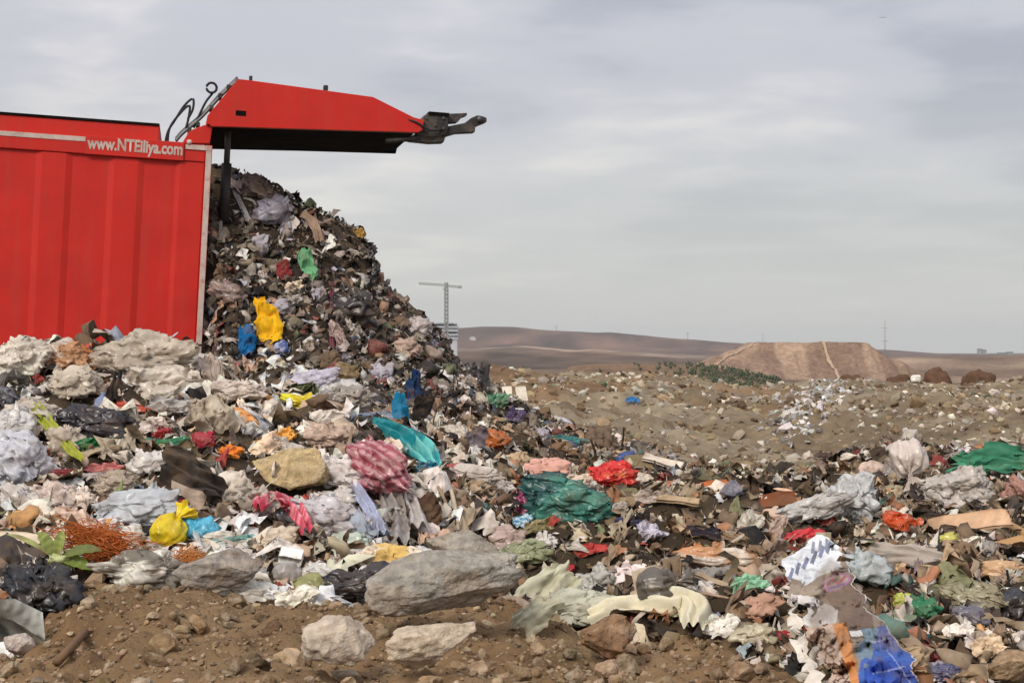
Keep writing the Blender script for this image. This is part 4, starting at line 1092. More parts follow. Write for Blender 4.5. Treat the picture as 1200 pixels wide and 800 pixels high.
ribbon('cloth', [(352, 258), (364, 264), (371, 280), (372, 292)], 12, (160, 136, 118), 'tan rag looped over the shoulder of the tall heap', 'cloth', 'cloth', lift=.1)
sheet(307, 323, 12, 12, 0, (222, 206, 196), 'small white disc on the tall heap above the yellow cloth', name='plastic_disc', cat='disc', t=.3)
cloth(333, 318, 18, 26, 20, (122, 46, 48), 'dark red rag left of the pale green film', face=.7)
sheet(345, 336, 20, 14, 10, (214, 196, 172), 'cream scrap under the dark red rag', mat='paper', name='paper_scrap', cat='paper')
bag(268, 345, 22, 34, 70, (150, 128, 120), 'mottled pink grey bag beside the corner post', kw=dict(lump=.2))
sheet(395, 395, 16, 34, 30, (176, 150, 140), 'pinkish film beside the maroon strip')
sheet(412, 296, 8, 22, 75, (196, 184, 170), 'pale strip on the right shoulder of the tall heap')
sheet(420, 275, 14, 14, 0, (170, 134, 70), 'ochre scrap on the silhouette of the tall heap', mat='paper', name='paper_scrap', cat='paper')
bag(491, 386, 28, 22, 30, (198, 186, 182), 'pale lilac bag on the lower shoulder of the tall heap')
bag(477, 408, 26, 22, -10, (196, 168, 150), 'pink beige bag below the pale lilac one')
bag(405, 440, 30, 18, -10, (134, 112, 74), 'olive brown bag at the base of tall heap near packet')
sheet(392, 440, 18, 20, 20, (180, 60, 84), 'small pink red scrap beside the lavender white bag')
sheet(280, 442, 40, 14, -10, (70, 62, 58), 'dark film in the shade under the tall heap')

# ------------------------------------------------------------------ centre and right of the field
bag(550, 556, 62, 19, -8, (216, 204, 194), 'white printed wrapper with red mark right of the ropes', name='wrapper', cat='wrapper', t=.6, kw=dict(lump=.15, crease=0.40), ckw=dict(second=(184, 60, 60), sec_amt=-.22))
bag(536, 509, 20, 19, 0, (224, 212, 196), 'white foam piece on the slope right of the teal cloth', name='foam_piece', cat='foam', kw=dict(sub=4))
cloth(559, 520, 27, 42, 10, (112, 102, 108), 'grey cloth hood shape right of the white foam piece', t=.7)
bag(582, 517, 27, 20, -15, (194, 108, 50), 'burnt orange bag beside the grey cloth hood', kw=dict(sub=4))
bag(640, 556, 46, 26, 10, (218, 168, 152), 'salmon pink rag above the magenta bag', mat='cloth', name='rag', cat='cloth')
bag(622, 594, 28, 28, 0, (172, 70, 114), 'magenta bag left of the teal green net bag')
item('net_bag', sh_bag, 662, 590, 82, 40, -14, (72, 136, 120), 'teal green net bag in the middle of the field', 'bag', 'film', t=.7, kw=dict(lump=.3, crease=0.70), ckw=dict(second=(42, 84, 82), sec_amt=.1))
sheet(610, 613, 24, 19, -15, (96, 176, 214), 'light blue patterned scrap under the magenta bag', ckw=dict(stripes=((220, 232, 240), 40)))
sheet(628, 621, 44, 20, 14, (148, 136, 92), 'olive khaki sheet right of the light blue scrap')
board(594, 462, 11, 18, 5, (226, 214, 196), 'upright cream board behind the field, smaller of two', t=.15, face=.85)
board(611, 463, 12, 21, 8, (228, 216, 198), 'upright cream board behind the field, larger of two', t=.15, face=.85)
sheet(582, 471, 26, 18, 10, (92, 140, 108), 'green film scrap beside the upright cream boards')
sheet(604, 488, 24, 18, -30, (84, 66, 104), 'purple scrap below the upright cream boards')
sheet(665, 517, 42, 15, -6, (44, 120, 118), 'teal sheet lying flat at the back of the field', t=.5)
sheet(741, 470, 8, 15, 90, (46, 132, 198), 'small bright blue scrap alone on the rubble slope', face=.8)
bag(716, 560, 42, 27, 8, (220, 46, 38), 'bright red bag near the two dark twigs', ckw=dict(second=(236, 120, 50), sec_amt=-.05, stain=.1))
def twig(pts, label):
    cord('twig', pts, 2.2, (66, 50, 42), label, 'twig', 'cloth', lift=.05)
def standing_twig(b, tip, r, label):
    p = cast(*b); e = at(tip[0], tip[1], p[1] - .02)
    P = spline([p - np.array([0, 0, .05]), p * .5 + e * .5 + np.array([.012, 0, 0]), e], 12); c = P.mean(0)
    V, Fs = tubev(P - c, np.linspace(r, r * .5, 12) * p[1] / F, 6)
    o = obj('twig', mesh('twig', V, Fs, np.tile(lin((62, 48, 40)), (len(V), 1))), M['cloth'], None, label, 'twig'); o.location = c
standing_twig((699, 548), (692, 514), 2.4, 'dark upright twig left of the bright red bag')
standing_twig((726, 530), (731, 500), 1.8, 'dark upright twig behind the bright red bag')
bag(733, 538, 22, 13, 35, (64, 84, 146), 'dark blue wrapper behind the bright red bag', name='wrapper', cat='wrapper', kw=dict(sub=4))
board(748, 545, 32, 24, -8, (122, 108, 82), 'brown grey cardboard leaning beside the pale plank', name='cardboard', cat='cardboard')
board(776, 545, 46, 11, -42, (208, 194, 178), 'pale plank slanting at the back of the field', t=.3)
bag(749, 561, 22, 15, -5, (228, 214, 194), 'cream round foam lump under the brown grey cardboard', name='foam_lump', cat='foam', kw=dict(crease=0.20, sub=4))
sheet(677, 566, 34, 18, 20, (220, 200, 182), 'beige paper sheet behind the teal green net bag', mat='paper', name='paper', cat='paper')
bag(714, 600, 34, 18, 10, (196, 184, 168), 'pale twisted bag right of the teal green net bag')
sheet(762, 628, 32, 26, 30, (214, 208, 222), 'lilac white torn packet in the middle of the field', name='packet', cat='packet')
ribbon('plastic_strip', [(722, 618), (740, 621), (756, 622)], 9, (46, 50, 84), 'navy strip beside the lilac white packet', 'strip')
sheet(770, 585, 44, 18, -12, (190, 172, 158), 'pinkish grey film right of the cream foam lump')
board(795, 590, 46, 12, -20, (176, 152, 122), 'tan split plank in the middle of the field', t=.3)
# folded sacks behind the berm
cloth(642, 692, 82, 48, 52, (190, 186, 162), 'pale khaki folded tarpaulin standing up behind the berm', name='tarpaulin', cat='tarpaulin', t=.6, ckw=dict(stain=.2))
cloth(628, 722, 60, 40, 48, (180, 176, 152), 'lower khaki tarpaulin fold touching the dirt berm', name='tarpaulin', cat='tarpaulin', t=.6)
bag(680, 716, 78, 40, 14, (180, 178, 160), 'grey khaki sack between the tarpaulin and brown rock', t=.6, mat='cloth', name='sack', cat='sack', kw=dict(lump=.25, crease=0.50))
ribbon('tarpaulin', [(690, 742), (724, 722), (752, 736), (784, 724), (806, 718), (818, 742), (812, 758)], 46, (212, 204, 178), 'long cream tarpaulin edge curling over the berm', 'tarpaulin', 'cloth', lift=.05, fold=.3, wprof=[.7, .9, .9, 1.1, 1, .8, .5])
bag(708, 690, 56, 38, -10, (192, 188, 178), 'grey white crumpled bag behind the khaki sack')
sheet(744, 678, 34, 40, 70, (232, 216, 212), 'white pinkish paper between grey bags', mat='paper', name='paper', cat='paper')
tied(779, 690, 62, 46, 10, (108, 102, 94), 'dark grey tied bag with red ribbon', t=.8)
sheet(789, 677, 18, 13, -20, (176, 44, 54), 'red ribbon scrap on the dark grey tied bag', name='ribbon_scrap', cat='ribbon')
sheet(692, 646, 34, 14, 15, (178, 70, 66), 'faded red rag above the khaki tarpaulin', mat='cloth', name='rag', cat='cloth')
bag(663, 671, 16, 16, 60, (180, 40, 52), 'small red pouch tucked in the khaki tarpaulin', name='pouch', cat='pouch', kw=dict(sub=4))
bag(838, 656, 88, 25, -10, (224, 210, 192), 'long white bag with orange stain in the field', t=.8, kw=dict(lump=.12, crease=0.32), ckw=dict(second=(214, 150, 96), sec_amt=-.24))
bag(612, 650, 52, 22, 6, (150, 156, 118), 'sage green bag behind the boulder slab')
bag(595, 633, 36, 24, 0, (196, 172, 160), 'pinkish grey bag above the sage green bag')
sheet(612, 646, 20, 12, -20, (236, 226, 206), 'white curled peel on the sage green bag', name='peel', cat='peel', mat='paper')

# right part
board(906, 588, 50, 20, 4, (116, 68, 44), 'dark brown panel lying near the far edge of field', t=.12)
board(838, 571, 30, 15, 18, (172, 98, 58), 'rust brown board beside the lavender grey stone', t=.15)
sheet(878, 620, 44, 28, 80, (214, 206, 190), 'white crumpled film below the dark brown panel')
sheet(910, 624, 36, 18, 70, (196, 172, 156), 'pinkish film right of the white crumpled film')
bag(952, 600, 72, 28, 16, (202, 198, 192), 'long grey white bag pointing left near the far edge', t=.7)
bag(1000, 590, 52, 44, 20, (206, 206, 204), 'white sagging bag joined to the long grey one', t=.7)
sheet(968, 612, 16, 24, 70, (152, 62, 42), 'rust red triangular scrap below the long grey bag', name='metal_scrap', cat='metal')
bag(936, 631, 40, 15, 4, (206, 42, 50), 'red and yellow packet above the printed banner', name='packet', cat='packet', t=.7, kw=dict(sub=4), ckw=dict(second=(240, 190, 140), sec_amt=-.08, stain=.1))
tied(1066, 552, 62, 44, -82, (216, 202, 192), 'white tied bag standing at the far edge of field')
sheet(1166, 549, 96, 36, -14, (66, 128, 100), 'green tarpaulin at the frame edge by bare slope', name='tarpaulin', cat='tarpaulin', mat='cloth', t=.8)
bag(1122, 577, 62, 42, -6, (198, 188, 178), 'large off white bag below the green tarpaulin')
sheet(1054, 614, 48, 26, -38, (206, 84, 36), 'vivid orange triangular scrap in the right field', name='plastic_scrap', cat='plastic', t=.6)
board(1136, 614, 88, 28, 3, (196, 160, 128), 'tan cardboard sheet, higher of two at the right', name='cardboard', cat='cardboard', t=.1)
board(1166, 642, 70, 20, 4, (170, 134, 94), 'tan cardboard sheet, lower of two at the right', name='cardboard', cat='cardboard', t=.12)
cord('stick', [(1168, 612), (1184, 621), (1202, 632)], 5, (168, 136, 98), 'thick pale stick lying across the cardboard at frame edge', 'stick')
bag(1196, 578, 26, 34, 60, (174, 128, 112), 'dusky pink bag at the frame edge under green tarpaulin')
bag(1106, 636, 24, 16, 10, (202, 196, 96), 'yellow green packet left of the lower cardboard', name='packet', cat='packet', kw=dict(sub=4))
sheet(1136, 637, 34, 13, 10, (230, 222, 208), 'white paper strip between the two cardboard sheets', mat='paper', name='paper', cat='paper')
cloth(1058, 650, 88, 36, -12, (170, 160, 150), 'dusty grey cloth draped over rubbish in right field', t=.5)
bag(1017, 668, 38, 34, -40, (188, 196, 196), 'pale blue grey bag right of the printed banner')
bag(1079, 713, 32, 22, -18, (44, 124, 84), 'emerald green bag in the lower right field')
item('plastic_bottle', sh_bottle, 1070, 728, 56, 16, -30, (126, 138, 112), 'grey green bottle beside the emerald bag', 'bottle', t=.3)
bag(1057, 704, 20, 16, -20, (196, 200, 92), 'lime yellow packet left of the emerald bag', name='packet', cat='packet', kw=dict(sub=4))
bag(1068, 746, 26, 15, -10, (40, 92, 98), 'dark teal box scrap below the grey green bottle', name='box_scrap', cat='box', kw=dict(sub=4))
bag(1186, 711, 36, 34, 70, (58, 58, 64), 'black bag end at the frame edge in lower right', ckw=dict(stain=.1))
sheet(1124, 746, 32, 28, 10, (230, 222, 212), 'white torn paper in the lower right field', mat='paper', name='paper', cat='paper')
sheet(1160, 764, 40, 30, 35, (214, 190, 160), 'cream paper scrap above the corner rock', mat='paper', name='paper', cat='paper')
bag(1140, 700, 60, 30, -30, (164, 156, 126), 'khaki crumpled bag in the lower right field', t=.5)
bag(1135, 722, 34, 20, -30, (120, 116, 128), 'slate grey packet under the khaki crumpled bag', name='packet', cat='packet', kw=dict(sub=4))
bag(1096, 790, 46, 20, -10, (190, 190, 206), 'white and violet packet at the lower frame edge', name='packet', cat='packet', ckw=dict(second=(84, 84, 120), sec_amt=.05))
bag(1175, 670, 40, 18, -12, (212, 172, 130), 'peach coloured bag under the lower cardboard', kw=dict(sub=4))
ribbon('cloth', [(1076, 648), (1078, 665), (1076, 684)], 9, (150, 132, 140), 'mauve strap hanging from the dusty grey cloth', 'cloth', 'cloth')
sheet(878, 688, 42, 23, 14, (146, 196, 160), 'mint green crumpled film left of the printed banner', ckw=dict(stain=.15))
sheet(845, 738, 48, 30, 30, (232, 226, 216), 'white folded paper by the end of the berm', mat='paper', name='paper', cat='paper')
item('plastic_bottle', sh_bottle, 832, 727, 26, 17, 40, (150, 158, 172), 'small grey bottle behind the white folded paper', 'bottle', t=.5)
sheet(911, 745, 26, 13, -10, (196, 50, 62), 'crimson scrap left of the white banner edge', name='plastic_scrap', cat='plastic')
bag(885, 746, 38, 24, 10, (206, 196, 166), 'cream bag left of the crimson scrap')
bag(890, 714, 40, 26, 20, (190, 150, 130), 'dusky pink crumpled sack below the mint green film', mat='cloth', name='sack', cat='sack')
cord('cable', [(858, 712), (852, 726), (862, 734)], 3, (120, 104, 88), 'bent brown cable left of the dusky pink sack', 'cable')
board(834, 684, 40, 6, -50, (160, 142, 118), 'thin tan lath in the middle right field', t=.6)
sheet(856, 632, 40, 14, -30, (150, 128, 104), 'brown bark strip above the long white bag', name='bark_strip', cat='bark', mat='paper')
cloth(825, 625, 44, 18, -12, (48, 44, 52), 'black cloth scrap above the long white bag')

# printed banner, crumpled, with its white edge strip
def inpoly(u, v, poly):
    r = np.zeros(len(u), bool); n = len(poly)
    for i in range(n):
        (x0, y0), (x1, y1) = poly[i], poly[(i + 1) % n]
        c = ((y0 > v) != (y1 > v)) & (u < (x1 - x0) * (v - y0) / (y1 - y0 + 1e-12) + x0); r ^= c
    return r
def banner():
    rng = np.random.default_rng(4242)
    m, n = 150, 190
    # outline: left and right edge of the sheet for each row, in photo pixels
    vy = np.array([626, 640, 660, 690, 715, 740, 770, 830.]); xl = np.array([948, 938, 920, 927, 940, 950, 962, 985.]); xr = np.array([962, 980, 990, 1008, 1022, 1040, 1070, 1092.])
    Y, U = np.meshgrid(np.linspace(626, 830, n), np.linspace(0, 1, m), indexing='ij')
    jag = lambda q, sd: 7 * fbm(np.column_stack([q.ravel() / 14.0, 0 * q.ravel()]), 4, sd).reshape(q.shape)
    X = (np.interp(Y, vy, xl) + jag(Y, 91)) * (1 - U) + (np.interp(Y, vy, xr) + jag(Y, 93)) * U
    X = X.ravel(); Y = Y.ravel(); U = U.ravel()
    top = cast(955, 640, False); bot = cast(1010, 798, False)
    t = (Y - 640) / (798 - 640)
    zt, zb = top[2], bot[2]
    D = 1 / ((1 - t) / top[1] + t / bot[1])
    Q = np.column_stack([X, Y]) / 60.0
    D = D - .07 - .34 * folds(Q, rng, 4, .5, 1.1, .4) - .08 * ridged(Q, rng, 3, .8) - .10 * np.sin(U * math.pi) - .22 * folds(Q, rng, 4, 1.4, 2.6, .3) - .05 * ridged(Q, rng, 3, 2.2)
    V = np.column_stack([(X - 600) / F * D, D, CZ - (Y - HZ) / F * D])
    for _k in range(60):                            # lift the sheet until it lies on the rubbish, not in it
        pen = height(V[::23, 0], V[::23, 1]) + .015 - V[::23, 2]
        if np.quantile(pen, .998) < 0: break
        V = CAMP + (V - CAMP) * .996
    Xn = X + 1.3 * fbm(Q * 3, 2, 8); Yn = Y + 1.3 * fbm(Q * 3 + 9, 2, 9)
    c = np.tile(lin((150, 134, 118)), (len(X), 1))
    def paint(poly, colr, a=1.0):
        w = inpoly(Xn, Yn, poly); c[w] = c[w] * (1 - a) + lin(colr) * a
    paint([(915, 600), (1000, 600), (985, 660), (940, 680), (915, 672)], (226, 228, 230))
    for k in range(6):                              # row of grey-blue print letters
        x0 = 922 + k * 9; y0 = 676 - k * 6.0
        paint([(x0, y0), (x0 + 5, y0 - 13), (x0 + 9, y0 - 11), (x0 + 4, y0 + 3)], (110, 116, 134) if k % 2 else (128, 132, 160))
    for k in range(4):
        x0 = 950 + k * 8; y0 = 648 - k * 1.5
        paint([(x0, y0), (x0 + 2, y0 - 14), (x0 + 5, y0 - 13), (x0 + 4, y0 + 1)], (140, 146, 156))
    paint([(938, 680), (985, 660), (988, 664), (942, 685)], (224, 226, 228))
    paint([(960, 690), (1000, 672), (1020, 700), (1024, 745), (990, 750), (980, 715)], (118, 98, 86))
    # oval emblem outline in pink and violet with a script stroke
    ex, ey = (Xn - 980) / 17.0, (Yn - 682 - (Xn - 980) * -.25) / 9.5
    rr = np.sqrt(ex ** 2 + ey ** 2)
    w = (rr < 1.0); c[w] = lin((188, 166, 158))
    w = (rr > .82) & (rr < 1.0); c[w] = lin((172, 120, 160))
    w = (np.abs(ey - .35 * np.sin(ex * 7)) < .2) & (np.abs(ex) < .7); c[w] = lin((196, 96, 120))
    w = (np.abs(ey - .55) < .12) & (np.abs(ex) < .6); c[w] = lin((120, 100, 176))
    paint([(928, 695), (952, 700), (982, 712), (980, 728), (955, 738), (940, 730), (930, 712)], (206, 200, 194))
    blot = fbm(np.column_stack([X, Y]) / 9.0, 3, 61)
    w = inpoly(Xn, Yn, [(928, 695), (984, 710), (982, 730), (940, 735)]) & (blot > .35); c[w] = lin((52, 46, 46))
    paint([(938, 738), (978, 728), (1000, 770), (1012, 812), (975, 812), (955, 780)], (202, 178, 158))
    w = inpoly(Xn, Yn, [(938, 738), (978, 728), (1000, 770), (1012, 832), (975, 832), (955, 780)]) & (np.abs(blot) < .22); c[w] = lin((92, 62, 54))
    paint([(975, 732), (990, 728), (1004, 776), (1014, 832), (1003, 832), (995, 790)], (206, 136, 78))
    paint([(1016, 738), (1034, 732), (1100, 740), (1110, 840), (1010, 840), (1006, 790)], (64, 98, 172))
    paint([(1014, 776), (1045, 768), (1060, 780), (1110, 770), (1110, 840), (1010, 840)], (48, 82, 168))
    w = inpoly(Xn, Yn, [(1008, 735), (1030, 735), (1018, 780), (1006, 790)]) & (blot > -.1); c[w] = lin((120, 138, 150))
    for (a0, b0, a1, b1) in ((1018, 752, 1040, 748), (1022, 790, 1062, 781), (1040, 760, 1068, 800)):
        dd = np.abs((b1 - b0) * (Xn - a0) - (a1 - a0) * (Yn - b0)) / math.hypot(a1 - a0, b1 - b0)
        w = (dd < .8) & (Xn > a0) & (Xn < a1); c[w] = c[w] * .5 + lin((190, 196, 224)) * .5
    paint([(994, 738), (1008, 737), (1010, 744), (997, 745)], (230, 226, 222))
    w = U > .985; c[w] = lin((196, 190, 190))
    c *= (1 + .22 * fbm(Q * 2.5, 5, 81))[:, None]; dw = (.55 * sstep(.1, .8, fbm(Q * 1.6 + 3, 5, 83)))[:, None]; c[:] = np.clip(c * (1 - dw) + lin((128, 108, 88)) * dw, .01, .84)
    ctr = V.mean(0)
    o = obj('printed_banner', mesh('printed_banner', V - ctr, gridq(n, m)[:, ::-1], c), M['paper'], None, 'crumpled printed banner with blue corner lying in the lower right field', 'banner'); o.location = ctr
    for k in range(0, len(V), 700): FOOT.append((*(V[k] + np.array([0, .05, 0])), .16))
    # the stiff white edge, a folded strip along the left side
    pts = [at(a, b, float(V[np.argmin((X - a - 14) ** 2 + (Y - b) ** 2), 1]) - .05) for a, b in ((915, 690), (926, 716), (934, 745), (944, 772), (958, 812))]
    C = spline(pts, 30); wv = np.interp(np.linspace(0, 1, 30), [0, .2, .45, 1], [3, 5, 15, 19]) * C[:, 1] / F * (1 + .25 * np.sin(np.linspace(0, 23, 30)))
    VV = np.concatenate([np.stack([C + np.array([q, -.012 * math.sin(k * 1.5), 0]) * 1.0 * np.array([1, 1, 1]) * np.column_stack([wv, np.ones(30), wv * 0]) for k, q in enumerate((-.5, -.2, .1, .3, .5))], 1).reshape(-1, 3)])
    VV = VV + .012 * np.column_stack([ridged(VV * 14, rng, 2, 1.0) for _ in range(3)])
    obj('edge_strip', mesh('edge_strip', VV - ctr, gridq(30, 5)[:, ::-1], colour(VV - ctr, rng, (214, 204, 188), stain=.3)), M['paper'], o, label='stiff white edge strip')
banner()

# ------------------------------------------------------------------ soil heaps beyond the rubble ridge
for px, py, w, h, lab in ((1000, 446, 34, 12, 'brown soil heap leftmost behind the rubble ridge'), (1052, 447, 36, 16, 'dark brown soil heap left of the round white boulder'), (1098, 446, 38, 18, 'dark brown soil heap right of the round white boulder'),
                          (1148, 446, 40, 17, 'brown soil heap next to the frame edge one'), (1192, 449, 36, 12, 'brown soil heap cut by the frame edge')):
    D = 62.0; p = at(px, py, D); s = D / F
    rng = np.random.default_rng(int(px)); S, Ft = ICO[4]
    P = S * (1 + .25 * fbm(S * 1.4 + rng.uniform(0, 50, 3), 4))[:, None] * np.array([w * s / 2, w * s * .4, h * s * 1.2])
    P[:, 2] = np.maximum(P[:, 2], -h * s * 1.6)
    o = obj('soil_heap', mesh('soil_heap', P, Ft, np.tile(lin((98, 74, 58)), (len(P), 1))), M['rubble'], None, lab, 'soil heap', 'soil heaps behind the rubble ridge')
    o.location = p - np.array([0, 0, h * s * .55])

# ------------------------------------------------------------------ loose litter, gravel and crops: what nobody could count
def template(kind, rng, hi):
    if kind == 'scrap':
        n = 7 if hi else 5
        V, Q = sh_sheet(rng, 1, rng.uniform(.35, .95), rng.uniform(.35, .8), n, n if hi else 4, curl=rng.uniform(.2, 1.6), ragged=.5)
        q = V / 1.0
        V = V + .13 * np.column_stack([ridged(q, rng, 2, 2.4) for _ in range(3)])
        return V, np.vstack([Q[:, [0, 1, 2]], Q[:, [0, 2, 3]]])
    if kind == 'chunk':
        V, Ft = sh_bag(rng, .8, rng.uniform(.4, .7), rng.uniform(.3, .6), 2 if hi else 1, .5, 1.0, (1.2, 2.6), False)
        return V + .05 * rng.normal(size=V.shape) * (0 if hi else 1), Ft
    if kind == 'pebble':
        S, Ft = ICO[1]; P = S * (1 + .3 * rng.normal(size=(len(S), 1)) * .6); return P * np.array([.5, rng.uniform(.3, .5), rng.uniform(.2, .42)]), Ft
    if kind == 'stone':
        return sh_rock(rng, 1, rng.uniform(.6, .95), rng.uniform(.45, .8), 3 if hi else 2, 9, .08)
    if kind == 'bottle':
        V, Q = sh_bottle(rng, 1, .34, .34, 8); return V, np.vstack([Q[:, [0, 1, 2]], Q[:, [0, 2, 3]]])
    if kind == 'strip':
        n = 12 if hi else 6
        t = np.linspace(0, 1, n); c = rng.normal(size=(4, 3)) * np.array([.1, .22, .22]); c[:, 0] = np.linspace(-.5, .5, 4)
        C = spline(c, n); w = rng.uniform(.05, .22)
        wv = w * (1 + .3 * np.sin(t * 9 + rng.uniform(0, 6)))
        a = rng.uniform(0, 3) + t * rng.uniform(-3, 3)
        B = np.column_stack([0 * t, np.cos(a), np.sin(a)]) * wv[:, None]
        V = np.stack([C - B / 2, C + B / 2 + .05 * w], 1).reshape(-1, 3); Q = gridq(n, 2)
        return V, np.vstack([Q[:, [0, 1, 2]], Q[:, [0, 2, 3]]])
    if kind == 'stick':
        V, Fs = tubev(spline(np.array([(-.5, 0, 0), (-.1, rng.normal() * .05, .04), (.5, 0, rng.normal() * .05)]), 4), .02 + .02 * rng.uniform(), 4)
        Q = Fs[0]; return V, np.vstack([Q[:, [0, 1, 2]], Q[:, [0, 2, 3]]])
    if kind == 'tuft':
        Vs, Fs, o = [], [], 0
        for _ in range(7):
            a = rng.uniform(0, 6.3); L = rng.uniform(.5, 1.0); w = .12
            d = np.array([math.cos(a), math.sin(a), 0]); b = np.array([-d[1], d[0], 0]) * w
            pts = [d * .05, d * .25 * L + np.array([0, 0, .55 * L]), d * .6 * L + np.array([0, 0, .75 * L])]
            V = np.array([pts[0] - b, pts[0] + b, pts[1] - b * 1.3, pts[1] + b * 1.3, pts[2]])
            Vs.append(V); Fs.append(np.array([[0, 1, 3], [0, 3, 2], [2, 3, 4]]) + o); o += 5
        return np.vstack(Vs), np.vstack(Fs)
TPL = {}
def templates(kind, hi, n=14):
    key = (kind, hi)
    if key not in TPL:
        rng = np.random.default_rng(abs(hash(kind)) % 1000 if False else sum(map(ord, kind)) + hi)
        TPL[key] = [template(kind, rng, hi) for _ in range(n)]
    return TPL[key]
# candidate points: area-weighted over the terrain triangles in view
T3 = np.vstack([GQ[:, [0, 1, 2]], GQ[:, [0, 2, 3]]])
tc_ = GV[T3].mean(1)
okt = (tc_[:, 1] > 3.3) & (tc_[:, 1] < 60) & (np.abs(tc_[:, 0]) < tc_[:, 1] * .36 + 1.2)
T3 = T3[okt]; tc_ = tc_[okt]
e1, e2 = GV[T3[:, 1]] - GV[T3[:, 0]], GV[T3[:, 2]] - GV[T3[:, 0]]
tn = np.cross(e1, e2); tarea = np.linalg.norm(tn, axis=1) / 2; tn = tn / (2 * tarea[:, None] + 1e-12)
TPXS = 600 + F * tc_[:, 0] / tc_[:, 1]
TG = garbage_w(tc_[:, 0], tc_[:, 1])
def zone_heap():
    zc = np.interp(tc_[:, 0], HX, HZ_); D = tc_[:, 1]
    return TG * (((D > 15.6) & (TPXS > 240) & ((tc_[:, 0] > -3.42) | (D > 20))) * 1.0)
ZH = zone_heap()
ZL = TG * (1 - ZH) * sstep(590, 480, TPXS)
ZR = TG * (1 - ZH) * (1 - sstep(590, 480, TPXS))
ZB = (1 - TG) * (tc_[:, 1] < np.interp(TPXS, GB_PX, _tab['near']) + .3)
ZM = (1 - TG) * (1 - ZB)

# loose pieces one can pick out of the litter: each an object of its own, alike ones sharing their mesh
CUTS = set('in on at below above beside between behind before under over with lying hanging standing near right left next tucked inside along across among crossing sloping highest bulging just level touching leaning slanting curling perched half draped pointing joined alone cut by of from poking showing higher lower smaller larger high around stretched crumpled looped folded to and stained tied that rising cutting'.split())
def phrase(lab):
    out = []
    for w_ in lab.replace(',', '').split():
        if w_ in CUTS and len(out) >= 2: break
        out.append(w_)
    return ' '.join(out)
ANCH = []
_ph = {}
for o_ in list(bpy.data.objects):
    if o_.parent is None and o_.get('category') and o_.get('label') and 3.5 < o_.location.y < 24:
        _ph.setdefault(phrase(o_['label']), []).append(o_)
bpy.context.view_layer.update()
for k_, v_ in _ph.items():
    if len(v_) == 1 and len(k_.split()) <= 5:
        q_ = v_[0].location; ANCH.append((600 + F * q_.x / q_.y, HZ - (q_.z - CZ) / q_.y * F, k_))
USED = set()
def which(px, py, cname, word):
    order = sorted(ANCH, key=lambda a: (a[0] - px) ** 2 + (a[1] - py) ** 2)
    for q in (1, 2, 3):
        for ax, ay, k in order[:8]:
            dx, dy = px - ax, py - ay
            if abs(dx) > abs(dy): d = 'to the right of' if dx > 0 else 'to the left of'
            else: d = 'below' if dy > 0 else 'above'
            if q == 2: d = ('upper ' if dy < 0 else 'lower ') + ('right of' if dx > 0 else 'left of')
            if q == 3: d = 'a little way ' + ('above and ' if dy < 0 else 'below and ') + ('right of' if dx > 0 else 'left of')
            lab = f'loose {cname} {word} {d} the {k}'
            if lab not in USED and len(lab.split()) <= 16:
                USED.add(lab); return lab
    return f'loose {cname} {word}'
def loose(weight, count, med, pal, place, seed, dens=1.4, kinds=('bag', 'sheet')):
    rng = np.random.default_rng(seed); F0 = np.array(FOOT)
    w = weight * tarea / np.maximum(tc_[:, 1], 3) ** dens; w /= w.sum()
    cache, put, tries = {}, 0, 0
    while put < count and tries < count * 12:
        tries += 1
        ti = rng.choice(len(T3), p=w); p = tc_[ti].copy(); D = p[1]
        size = med * (.55 + .45 * D / 9.0) * math.exp(rng.normal() * .28)
        d2 = ((F0[:, :3] - p) ** 2 * np.array([1, .35, 1])).sum(1)
        if (d2 < (F0[:, 3] * .8 + size * .35) ** 2).any(): continue
        ci = rng.integers(len(pal)); cname, c = pal[ci]; kind = kinds[rng.integers(len(kinds))]; var = int(rng.integers(3))
        key = (ci, kind, var)
        if key not in cache:
            r2 = np.random.default_rng(seed * 97 + ci * 11 + var + len(kind))
            asp = r2.uniform(.5, .9)
            V, Fs = sh_bag(r2, med, med * asp, med * asp * .7, 4, .4, .85) if kind == 'bag' else sh_sheet(r2, med, med * asp, med * .45, 20, 16, curl=1.0, ragged=.45)
            me = mesh('loose_' + kind, V, Fs, colour(V, r2, c, stain=.5)); me.materials.append(M['film'] if ci % 2 == 0 else M['paper']); cache[key] = me
        v = CAMP - p; v /= np.linalg.norm(v); n = tn[ti] * .5 + v * .55 + rng.normal(size=3) * .3; n /= np.linalg.norm(n)
        t = rng.normal(size=3); t -= n * (t @ n); t /= np.linalg.norm(t); b = np.cross(n, t); k = size / med
        nm = 'plastic_bag' if kind == 'bag' else 'plastic_sheet'
        word = 'bundle' if kind == 'bag' else 'torn sheet'
        o = obj(nm, cache[key], None, None, which(600 + F * p[0] / p[1], HZ - (p[2] - CZ) / p[1] * F, cname, word), 'bag' if kind == 'bag' else 'sheet', f'loose {cname} {word}s in the {place}')
        o.matrix_world = Matrix([[t[i] * k, b[i] * k, n[i] * k, (p + n * size * .10)[i]] for i in range(3)] + [[0, 0, 0, 1]])
        FOOT.append((*p, size * .30)); F0 = np.vstack([F0, [*p, size * .30]]); put += 1
loose(ZL, 190, .14, [('white', (226, 220, 212)), ('cream', (212, 200, 182)), ('off white', (216, 210, 204)), ('beige', (192, 172, 150)), ('brown', (132, 106, 82)), ('dark grey', (74, 68, 66))], 'left heap', 61)
loose(ZR, 190, .115, [('white', (222, 214, 206)), ('tan', (176, 152, 122)), ('grey', (156, 148, 140)), ('brown', (122, 96, 74)), ('dark', (60, 54, 50))], 'right field', 62)
